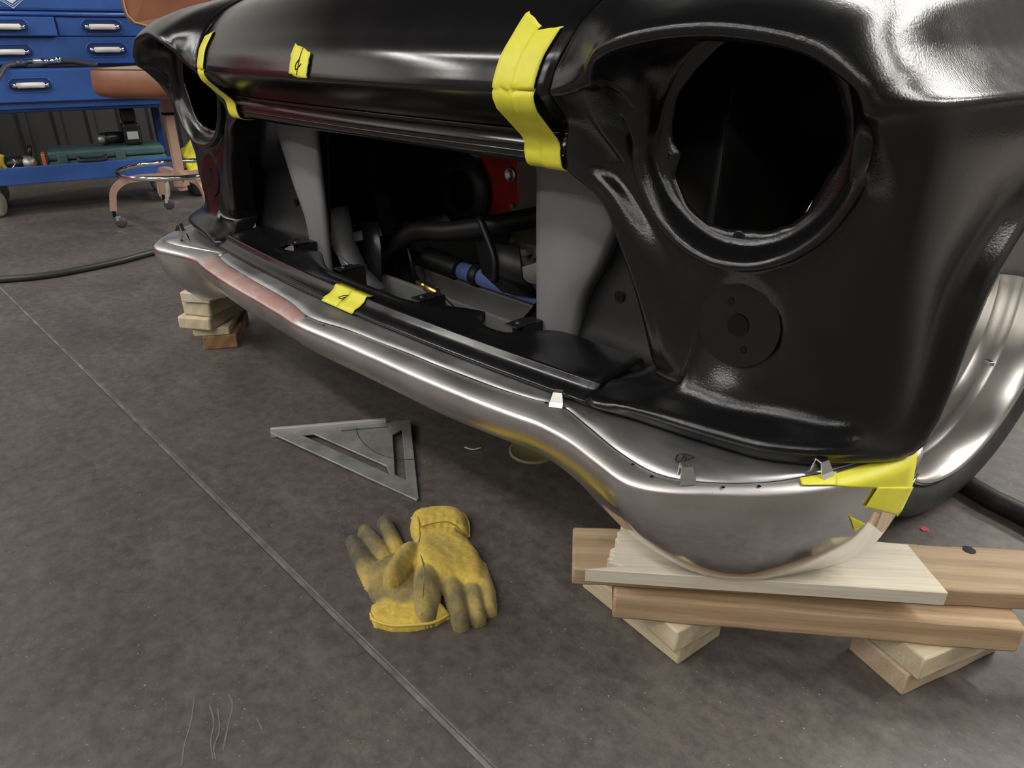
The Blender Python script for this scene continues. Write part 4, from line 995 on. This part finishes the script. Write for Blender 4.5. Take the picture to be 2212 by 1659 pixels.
# ================================================================= tape on the near bumper tip
from mathutils.bvhtree import BVHTree
BV = BVHTree.FromPolygons([tuple(p) for r in rings for p in r], [(i * len(rings[0]) + j, i * len(rings[0]) + j + 1, (i + 1) * len(rings[0]) + j + 1, (i + 1) * len(rings[0]) + j) for i in range(len(rings) - 1) for j in range(len(rings[0]) - 1)])
def on_shell(u, v, off):
    for k in range(12):
        hit, nrm, idx, dist = BV.ray_cast(CAM, _ray(u, v).normalized())
        if hit:
            if nrm.dot(_ray(u, v)) > 0: nrm = -nrm
            return hit + nrm * off
        u -= 2.0; v += .8
    return None
def shell_tape(q, label, off=.0018, n=12):
    rows = []
    for a in range(n + 1):
        r = []
        for b in range(n + 1):
            s, t = a / n, b / n
            u = (q[0][0] * (1 - s) + q[1][0] * s) * (1 - t) + (q[3][0] * (1 - s) + q[2][0] * s) * t
            v = (q[0][1] * (1 - s) + q[1][1] * s) * (1 - t) + (q[3][1] * (1 - s) + q[2][1] * s) * t
            r.append(on_shell(u, v, off))
        rows.append(r)
    return tape_strip(rows, label, t=.0006)
shell_tape([(1790, 1030), (1982, 966), (1966, 1058), (1796, 1049)], 'broad tape piece laid along the near tip of the bumper', .0016)
shell_tape([(1727, 1036), (1806, 1022), (1806, 1049), (1731, 1049)], 'short tape tail stuck near the last spring clip', .0022)
shell_tape([(1893, 1050), (1968, 1050), (1938, 1112), (1866, 1093)], 'tape piece hanging down over the near bumper end', .0026)
shell_tape([(1834, 1114), (1868, 1130), (1846, 1146), (1844, 1144)], 'tiny tape triangle on the polished bumper face', .0016)

# ================================================================= tool cart
CA = math.atan2(.972, .235); CO = Vector((-3.15, .69, 0))
CM = Matrix.Translation(CO) @ Matrix.Rotation(CA, 4, 'Z')
def cw(x, y, z): return CM @ Vector((x, y, z))
def place(o, par=None):       # a mesh built in cart coordinates
    o.data.transform(CM); return o
M_cblue = mat('blue_enamel', (.036, .105, .36), .34, var=.14, vscale=5, coat=.3)
M_cdark = mat('dark_blue_enamel', (.012, .04, .16), .4)
M_ivory = mat('ivory_grip', (.82, .80, .74), .4)
M_white_ink = mat('white_print', (.75, .8, .85), .5)
cart = thing('tool_cart', CO, 'blue steel tool cart with ivory drawer handles beside the ribbed wall', 'tool cart')
def cbox(name, x0, x1, y0, y1, z0, z1, m, par=cart, bev=.006):
    o = link(name, box(name, ((x0 + x1) / 2, (y0 + y1) / 2, (z0 + z1) / 2), (x1 - x0, y1 - y0, z1 - z0)), m, par, smooth=False); place(o); bevel(o, bev, 2); return o
cbox('chest_body', -.20, .92, .072, .44, .672, 1.02, M_cblue)
cbox('chest_lid', -.205, .925, .055, .445, .906, 1.06, M_cblue, bev=.012)
link('lid_bead', tube('bead', [cw(-.20, .055, .893), cw(.92, .055, .893)], .009, 12, 1), M_cblue, cart)
cbox('cabinet_body', -.22, .94, .02, .46, .485, .664, M_cblue)
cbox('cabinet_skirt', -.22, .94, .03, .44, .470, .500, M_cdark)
def handle(par, xc, zc, yf, half=.075):
    pill = []
    hw, hh = half + .014, .031
    for k in range(28):
        a = 2 * math.pi * k / 28; pill.append(((hw - hh) * (1 if math.cos(a) > 0 else -1) + hh * math.cos(a) + xc, hh * math.sin(a) + zc))
    n = len(pill)
    o = link('recess_shade', pyd('rec', [cw(x, yf - .0012, z) for x, z in pill], [tuple(range(n))[::-1]]), M_cdark, par, smooth=False)  # flat pill, the shade of a recess put into its darker blue
    link('recess_rim', tube('rim', [cw(x, yf - .002, z) for x, z in pill], .003, 6, 2, True), M_cblue, par)
    h = link('handle', tube('grip', [cw(xc - half * .72, yf - .016, zc), cw(xc + half * .72, yf - .016, zc)], .0125, 14, 1), M_ivory, par)
    for s in (-1, 1):
        link('handle_end', lathe('cap', [(.0001, 0), (.011, 0), (.011, .010), (.0095, .012), (.0105, .02), (.0001, .022)], cw(xc + s * half * .70, yf - .016, zc), CM.to_3x3() @ Vector((s, 0, 0)), 14), M_chrome, par)
def drawer(x0, x1, z0, z1, yf, handles):
    o = cbox('drawer', x0, x1, yf, yf + .05, z0, z1, M_cblue, bev=.004)
    for xc, zc in handles: handle(o, xc, zc, yf)
drawer(-.18, .412, .800, .880, .026, [(.215, .838)])
drawer(.418, .90, .800, .880, .058, [(.607, .840)])
drawer(-.18, .90, .678, .796, .058, [(.205, .733), (.607, .740)])
drawer(-.20, .92, .518, .658, -.004, [(.250, .592), (.72, .592)])
# diamond emblem on the lid
def dia(w, h, zc=.950, xc=.262): return [cw(xc - w, .0535, zc), cw(xc, .0535, zc - h), cw(xc + w, .0535, zc), cw(xc, .0535, zc + h)]
link('emblem', tube('em', dia(.046, .036), .0022, 6, 1, True), M_white_ink, cart)
link('emblem', tube('em', dia(.036, .026), .0016, 6, 1, True), M_white_ink, cart)
d4 = dia(.024, .017); link('emblem', pyd('em', d4, [(0, 1, 2, 3)]), M_white_ink, cart, smooth=False)
link('emblem', tube('em', [cw(.200, .0535, .93), cw(.212, .0535, .922), cw(.210, .0535, .95)], .003, 6, 2), M_white_ink, cart)
# lower shelf, posts, casters
cbox('shelf', -.22, .80, -.005, .44, .150, .195, M_cblue, bev=.004)
cbox('shelf_lip', -.22, .80, -.010, .004, .148, .230, M_cblue, bev=.004)
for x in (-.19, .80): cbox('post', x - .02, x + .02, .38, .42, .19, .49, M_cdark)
M_cast = mat('caster_grey', (.42, .42, .36), .5, var=.2)
for x, y in ((-.02, .03), (.73, .05), (-.02, .38), (.73, .38)):
    c = cw(x, y, .062)
    w_ = link('caster', lathe('cw', [(.0001, -.017), (.05, -.017), (.06, -.010), (.062, 0), (.06, .010), (.05, .017), (.0001, .017)], c, CM.to_3x3() @ Vector((.9, -.4, 0)), 28), M_cast, cart)
    link('caster_fork', box('cf', (0, 0, 0), (.05, .052, .05), M=CM @ Matrix.Translation((x, y, .125))), M_zinc, w_, smooth=False)
# what lies on the cart ledge and shelf
def free(name, me, m, label, cat, group=None, smooth=True): return tag(link(name, me, m, smooth=smooth), label, cat, group)
hz_ = thing('air_hose', cw(.25, .02, .665), 'coiled grey air hose with a chrome coupler on the cart ledge', 'hose')
M_hose = mat('grey_hose', (.055, .055, .055), .45)
LZ = .6755
link('hose', tube('h', [cw(.10, -.10, .585), cw(.135, -.045, .63), cw(.17, -.005, .672), cw(.21, .020, LZ + .006), cw(.255, .022, LZ + .012)], .0115, 10, 6), M_hose, hz_)
link('hose', tube('h', [cw(.245, .035, LZ), cw(.30, .028, LZ + .002), cw(.36, .026, LZ + .014), cw(.44, .026, LZ + .016), cw(.50, .03, LZ + .004), cw(.54, .035, LZ)], .011, 10, 6), M_hose, hz_)
link('hose', tube('h', [cw(.30, .040, LZ), cw(.38, .040, LZ + .001), cw(.46, .038, LZ), cw(.55, .03, LZ - .001)], .011, 10, 6), M_hose, hz_)
link('hose_clamp', lathe('cl', [(.0125, 0), (.0145, .001), (.0145, .03), (.0125, .031)], cw(.218, .021, LZ + .008), CM.to_3x3() @ Vector((1, 0, .1)), 14), mat('purple_band', (.05, .05, .10), .4), hz_)
link('coupler', lathe('cp', [(.0001, 0), (.008, 0), (.008, .02), (.012, .021), (.012, .05), (.0135, .052), (.0135, .075), (.010, .078), (.010, .10), (.012, .102), (.012, .118), (.0001, .118)], cw(.262, .022, LZ + .016), CM.to_3x3() @ Vector((1, 0, .03)), 16), M_chrome, hz_)
link('quick_release', lathe('qr', [(.0001, 0), (.012, .002), (.016, .008), (.016, .016), (.010, .024), (.0001, .026)], cw(.378, .018, LZ + .022), CM.to_3x3() @ Vector((.9, -.4, .1)), 16), M_chrome, hz_)
SZ = .1955
cs = thing('tool_case', cw(.45, .12, SZ), 'teal plastic power tool case lying on the cart shelf', 'case')
M_teal = mat('teal_plastic', (.06, .13, .125), .5, var=.2)
for a, b, z0, z1 in ((.235, .775, SZ, SZ + .045), (.24, .77, SZ + .047, SZ + .09)):
    o = link('case_half', box('ch', ((a + b) / 2, .16, (z0 + z1) / 2), (b - a, .27, z1 - z0)), M_teal, cs, smooth=False); place(o); bevel(o, .012, 3)
for x in (.30, .56):
    o = link('latch', box('la', (x, .022, SZ + .05), (.045, .012, .05)), M_teal, cs, smooth=False); place(o); bevel(o, .004)
link('carry_handle', tube('hd', [cw(.37, .02, SZ + .06), cw(.375, -.0, SZ + .045), cw(.43, -.002, SZ + .042), cw(.485, -.0, SZ + .045), cw(.49, .02, SZ + .06)], .010, 10, 6), M_cast and mat('dark_handle', (.02, .02, .02), .5), cs)
bc = thing('battery_charger', cw(.64, .15, SZ + .092), 'black charger with a grey label standing on the teal case', 'charger')
o = link('charger_body', box('cb', (.64, .14, SZ + .145), (.085, .10, .105)), M_dark2, bc, smooth=False); place(o); bevel(o, .012, 3)
o = link('charger_label', box('cl', (.640, .0885, SZ + .140), (.052, .002, .038)), mat('label_grey', (.45, .46, .44), .5), bc, smooth=False); place(o)
o = link('charger_dock', box('cd', (.64, .15, SZ + .235), (.07, .08, .07)), M_dark2, bc, smooth=False); place(o); bevel(o, .014, 3)
dr = thing('cordless_drill', cw(.55, .18, SZ + .092), 'black cordless drill lying on the teal case beside the charger', 'drill')
link('drill_body', tube('db', [cw(.50, .13, SZ + .125), cw(.54, .15, SZ + .128), cw(.59, .17, SZ + .125)], .03, 14, 4), M_dark2, dr)
link('drill_chuck', lathe('dc', [(.0001, 0), (.012, 0), (.02, .012), (.022, .03)], cw(.475, .12, SZ + .125), CM.to_3x3() @ Vector((1, .45, 0)), 16), M_alloy, dr)
gr = thing('angle_grinder', cw(.08, .12, SZ), 'dark angle grinder lying on the cart shelf left of the teal case', 'grinder')
link('grinder_body', tube('gb', [cw(.00, .10, SZ + .035), cw(.06, .10, SZ + .037), cw(.13, .09, SZ + .04)], .034, 14, 4), M_dark2, gr)
link('grinder_head', lathe('gh', [(.0001, .03), (.028, .028), (.033, .01), (.033, -.02), (.05, -.024), (.05, -.03), (.0001, -.031)], cw(.155, .085, SZ + .036), CM.to_3x3() @ Vector((.1, -.9, .4)), 24), M_alloy, gr)
link('side_grip', tube('sg', [cw(.16, .09, SZ + .06), cw(.175, .10, SZ + .12)], .011, 10, 1), M_dark2, gr)
o = free('abrasive_box', box('ab', (.221, .06, SZ + .042), (.016, .10, .084)), mat('orange_card', (.62, .22, .03), .6, col2=(.5, .05, .03), vscale=14), 'slim orange and red carton standing against the teal case', 'box', smooth=False); place(o); bevel(o, .002)
yc = thing('yellow_clamp', cw(-.0, .06, SZ), 'small yellow spring clamp on the cart shelf at the frame edge', 'clamp')
M_ycl = mat('yellow_plastic', (.45, .33, .03), .5)
link('clamp_jaw', tube('j', [cw(.02, .05, SZ + .01), cw(.035, .05, SZ + .05), cw(.03, .05, SZ + .09)], .010, 8, 4), M_ycl, yc)
link('clamp_jaw', tube('j', [cw(.06, .05, SZ + .01), cw(.045, .05, SZ + .05), cw(.055, .05, SZ + .09)], .010, 8, 4), M_ycl, yc)
wr = free('steel_wire', tube('w', [cw(.03, .015, SZ + .006), cw(.07, .012, SZ + .02), cw(.10, .012, SZ + .05), cw(.095, .016, SZ + .07)], .003, 8, 6), M_bright, 'bent bright steel wire on the cart shelf in front of the grinder', 'wire')
# bin with a yellow cloth, right of the cart
bn = free('black_bin', prism('bin', [tuple(cw(x, y, 0)[:2]) for x, y in ((.875, .06), (1.13, .06), (1.13, .30), (.875, .30))], 0, .13), M_dark2, 'low black bin on the floor to the right of the cart', 'bin', smooth=False); bevel(bn, .02, 3)
rows = []
for i in range(19):
    r = []
    for j in range(19):
        x = .865 + .25 * i / 18; t = j / 18
        y = .02 + .20 * t; z = .135 + .155 * math.sin(math.pi * min(1, t * 1.1) * .5) * (.55 + .45 * math.sin(math.pi * (i / 18))) + .02 * noise.noise(Vector((i * .5, j * .35, 2)))
        r.append(cw(x, y + .02 * noise.noise(Vector((i * .6, j * .3, 7))), z))
    rows.append(r)
o = free('yellow_cloth', grid('cloth', rows), mat('yellow_cloth', (.62, .58, .03), .8, var=.15, vscale=12), 'crumpled bright yellow cloth piled on the black bin', 'cloth'); solid(o, .004)
# ================================================================= stool
SC = Vector((-2.48, 1.31, 0))
stool = thing('rolling_stool', SC, 'rolling shop stool with brown vinyl seat and chrome foot ring', 'stool')
M_tan = mat('tan_enamel', (.40, .255, .19), .4, var=.06); M_vinyl = mat('brown_vinyl', (.26, .105, .055), .42, var=.12, vscale=8, bump=.15, bscale=90); M_vinyl2 = mat('tan_vinyl_top', (.42, .29, .18), .5, var=.06)
SIDE = [Vector((1, 0, 0))]
def sqtube(name, pts, w_, m, par, sub=6):
    P = crom(pts, sub); v = []; f = []; n = len(P); side0 = SIDE[0]
    for i, p in enumerate(P):
        t = (P[min(n - 1, i + 1)] - P[max(0, i - 1)]).normalized(); h = Vector((t.y, -t.x, 0)); h = h.normalized() if h.length > .05 else side0
        side0 = h; u = h.cross(t).normalized()
        for a, b in ((-1, -1), (1, -1), (1, 1), (-1, 1)): v.append(p + h * a * w_ + u * b * w_)
    for i in range(n - 1):
        for k in range(4): f.append((i * 4 + k, i * 4 + (k + 1) % 4, i * 4 + 4 + (k + 1) % 4, i * 4 + 4 + k))
    f += [(0, 1, 2, 3), tuple((n - 1) * 4 + k for k in (3, 2, 1, 0))]
    o = link(name, pyd(name, v, f), m, par); autosmooth(o.data, 40); return o
for a in (-102, 178, -2, 86):
    d = Vector((math.cos(R_(a)), math.sin(R_(a)), 0)); SIDE[0] = Vector((d.y, -d.x, 0))
    lg = sqtube('leg', [SC + d * .02 + Vector((0, 0, .208)), SC + d * .16 + Vector((0, 0, .212)), SC + d * .24 + Vector((0, 0, .204)), SC + d * .288 + Vector((0, 0, .168)), SC + d * .303 + Vector((0, 0, .12)), SC + d * .31 + Vector((0, 0, .078))], .0135, M_tan, stool)
    c = SC + d * .31 + Vector((.012, .016, .025))
    link('caster_stem', cyl('st', SC + d * .31 + Vector((0, 0, .08)), SC + d * .31 + Vector((0, 0, .05)), .008, 10), M_dark, lg)
    w_ = link('caster', lathe('cw', [(.0001, -.010), (.02, -.010), (.025, -.006), (.025, .006), (.02, .010), (.0001, .010)], c, (.8, -.55, 0), 22), mat('caster_rubber', (.06, .06, .06), .5), stool)
    link('caster_fork', box('cf', SC + d * .31 + Vector((.006, .008, .044)), (.026, .022, .022)), M_chrome, w_, smooth=False)
link('hub', box('hub', SC + Vector((0, 0, .195)), (.05, .05, .07), .6), M_tan, stool, smooth=False)
sqtube('post', [SC + Vector((0, 0, .14)), SC + Vector((0, 0, .30)), SC + Vector((0, 0, .485))], .018, M_tan, stool, 1)
link('post_collar', box('pc', SC + Vector((0, 0, .482)), (.044, .044, .012), 0), M_dark, stool, smooth=False)
sqtube('post', [SC + Vector((0, 0, .488)), SC + Vector((0, 0, .52)), SC + Vector((0, 0, .565))], .021, M_tan, stool, 1)
link('foot_ring', tube('fr', [SC + Vector((.262 * math.cos(k * math.pi / 12), .262 * math.sin(k * math.pi / 12), .237)) for k in range(24)], .011, 12, 3, True), M_chrome, stool)
# seat cushion: a rounded square, thick, with a flat paler top
def seat(z0, z1, hw, rnd):
    rows = []
    for z, k in ((z0, .80), (z0 + .008, .93), (z0 + .03, 1.0), (z0 + .055, 1.0), (z1 - .010, .985), (z1, .95)):
        r = []
        for q in range(40):
            a = 2 * math.pi * q / 40; ca, sa = math.cos(a), math.sin(a); p = 4.0; rr = hw * k / ((abs(ca) ** p + abs(sa) ** p) ** (1 / p))
            x, y = rr * ca, rr * sa; an = .65
            r.append(SC + Vector((x * math.cos(an) - y * math.sin(an), x * math.sin(an) + y * math.cos(an), z)))
        rows.append(r)
    return rows
SR = seat(.558, .672, .235, 4)
se = link('seat', grid('seat', SR, True), M_vinyl, stool)
top = SR[-1]; n = len(top); cen = sum(top, Vector()) / n + Vector((0, 0, .006))
link('seat_top', pyd('st', top + [p.lerp(cen, .4) + Vector((0, 0, .005)) for p in top] + [cen], [(i, (i + 1) % n, n + (i + 1) % n, n + i) for i in range(n)] + [(n + i, n + (i + 1) % n, 2 * n) for i in range(n)]), M_vinyl2, se)
link('seat_piping', tube('pp', [p + Vector((0, 0, .0)) for p in top], .004, 6, 1, True), mat('piping_dark', (.12, .05, .03), .5), se)
# backrest on its upright, behind the seat
bd = Vector((-.55, .10, 0)).normalized()
BC = Vector((-2.64, 1.47, 0)); bx_ = Vector((.45, .89, 0)).normalized(); by_ = Vector((-.89, .45, 0)).normalized()
rows = []
for i in range(9):
    r = []
    for q in range(24):
        a = 2 * math.pi * q / 24; ca, sa = math.cos(a), math.sin(a); p = 4; rr = 1 / ((abs(ca) ** p + abs(sa) ** p) ** (1 / p))
        k = (.93, .985, 1, 1, 1, 1, 1, .985, .93)[i]; y = -.03 + .06 * i / 8
        r.append(BC + bx_ * (rr * ca * .20 * k) + by_ * (y + .02 * (ca * rr) ** 2) + Vector((0, 0, .945 + rr * sa * .115 * k)))
    rows.append(r)
bk = link('backrest', grid('bk', rows, True), M_vinyl, stool)
for e in (0, -1):
    link('backrest_face', pyd('bf', rows[e], [tuple(range(24))]), M_vinyl, bk, smooth=False)
link('backrest_piping', tube('bp', [p - by_ * .004 for p in rows[0]], .004, 6, 1, True), M_vinyl2, bk)
sqtube('backrest_bar', [SC + Vector((-.05, .05, .555)), SC + Vector((-.24, .23, .56)), SC + Vector((-.28, .26, .65)), SC + Vector((-.24, .22, .86)), SC + Vector((-.22, .205, .93))], .012, M_tan, stool)

# ================================================================= hoses and litter on the floor
hs = atz
o = free('floor_hose', tube('fh', [Vector((p.x, p.y, .0125)) for p in [hs(-160, 618), hs(0, 611), hs(120, 599), hs(250, 573), hs(352, 547)]] + [Vector((-1.95, 1.25, .0125)), Vector((-1.9, 1.7, .0125)), Vector((-1.6, 2.3, .0125))], .0125, 12, 8), mat('dark_hose', (.03, .031, .028), .45), 'dark rubber hose curving over the floor towards the far fender', 'hose')
p0, p1 = hs(2098, 1052, .02), hs(2212, 1112, .02); dd = (p1 - p0).normalized()
o = free('floor_pipe', tube('fp', [p0 - dd * .5 + Vector((.02, .05, 0)), p0, p1, p1 + dd * .4], .019, 14, 4), M_rubber, 'thick black hose on the floor behind the near wheel', 'hose')
c = hs(1152, 975, 0)
ld = free('round_lid', lathe('lid', [(.0001, .003), (.045, .003), (.047, .005), (.050, .005), (.052, .0035), (.052, .0002)], c, (0, 0, 1), 48), mat('lid_yellow', (.24, .21, .10), .5, var=.15), 'flat round yellowish lid on the floor under the bumper', 'lid')
M_lit = mat('litter_white', (.7, .7, .66), .5)
o = free('wire_curl', tube('wc', [hs(1004, 966, .003), hs(1012, 969, .004), hs(1022, 971, .003), hs(1032, 969, .004), hs(1040, 967, .003)], .0016, 6, 4), M_lit, 'short curl of pale wire on the floor behind the speed square', 'wire')
q = hs(1997, 1144, 0)
o = free('red_chip', prism('chip', [(q.x - .006, q.y - .004), (q.x - .001, q.y - .008), (q.x + .006, q.y - .002), (q.x + .005, q.y + .006), (q.x - .003, q.y + .007)], .0003, .0018), mat('chip_red', (.5, .06, .08), .5), 'small red paint chip on the floor beside the near tire', 'chip', smooth=False)
q = hs(1288, 1282, 0)
o = free('wood_splinter', tube('ws', [hs(1283, 1277, .002), hs(1292, 1287, .002)], .0013, 5, 1), W_white, 'tiny wood splinter on the floor left of the near pile', 'splinter')
# red cabinet added out of view for its reflection in the black paint
rc = thing('unseen_red_cabinet', (-4.25, -1.0, 0), 'tall red steel cabinet added out of view for its red reflection in the paint', 'cabinet')
M_rchest = mat('red_enamel', (.30, .015, .02), .4)
o = link('cabinet_body', box('rc', (-4.27, -1.0, .92), (.5, 1.6, 1.75)), M_rchest, rc, smooth=False); bevel(o, .01)
for k in (-1, 1):
    o = link('cabinet_door', box('rd', (-4.01, -1.0 + k * .395, .92), (.02, .77, 1.65)), M_rchest, rc, smooth=False); bevel(o, .004)
    link('door_handle', tube('dh', [(-3.985, -1.0 + k * .06, .95), (-3.965, -1.0 + k * .06, .97), (-3.965, -1.0 + k * .06, 1.09), (-3.985, -1.0 + k * .06, 1.11)], .007, 8, 4), M_chrome, rc)
for y in (-1.7, -.3):
    for x in (-4.45, -4.08): link('foot', cyl('ft', (x, y, 0), (x, y, .05), .03, 12), M_rubber, rc)

# pale scuffs dragged across the slab
M_scuff = mat('scuff_dust', (.17, .155, .14), .8)
def scuff(pts, w_=.0016):
    P = crom([atz(u, v, .0004) for u, v in pts], 6); rows = [[], []]
    for i, p in enumerate(P):
        t = (P[min(len(P) - 1, i + 1)] - P[max(0, i - 1)]).normalized(); nn = Vector((-t.y, t.x, 0)) * w_ * (.4 + .6 * abs(noise.noise(Vector((i * .7, pts[0][0], 0)))))
        rows[0].append(p + nn); rows[1].append(p - nn)
    o = link('scuff_mark', grid('scuff', rows), M_scuff, FLOOR_OBJ); return o
for pts in ([(421, 1502), (412, 1560), (398, 1610), (392, 1655)], [(452, 1520), (462, 1560), (455, 1600), (460, 1640)], [(470, 1530), (474, 1575), (462, 1615), (466, 1640)], [(495, 1500), (502, 1525), (492, 1570), (482, 1620)], [(555, 1553), (566, 1575)], [(398, 862), (435, 868), (470, 880)], [(620, 690), (640, 700), (668, 704)]):
    scuff(pts)
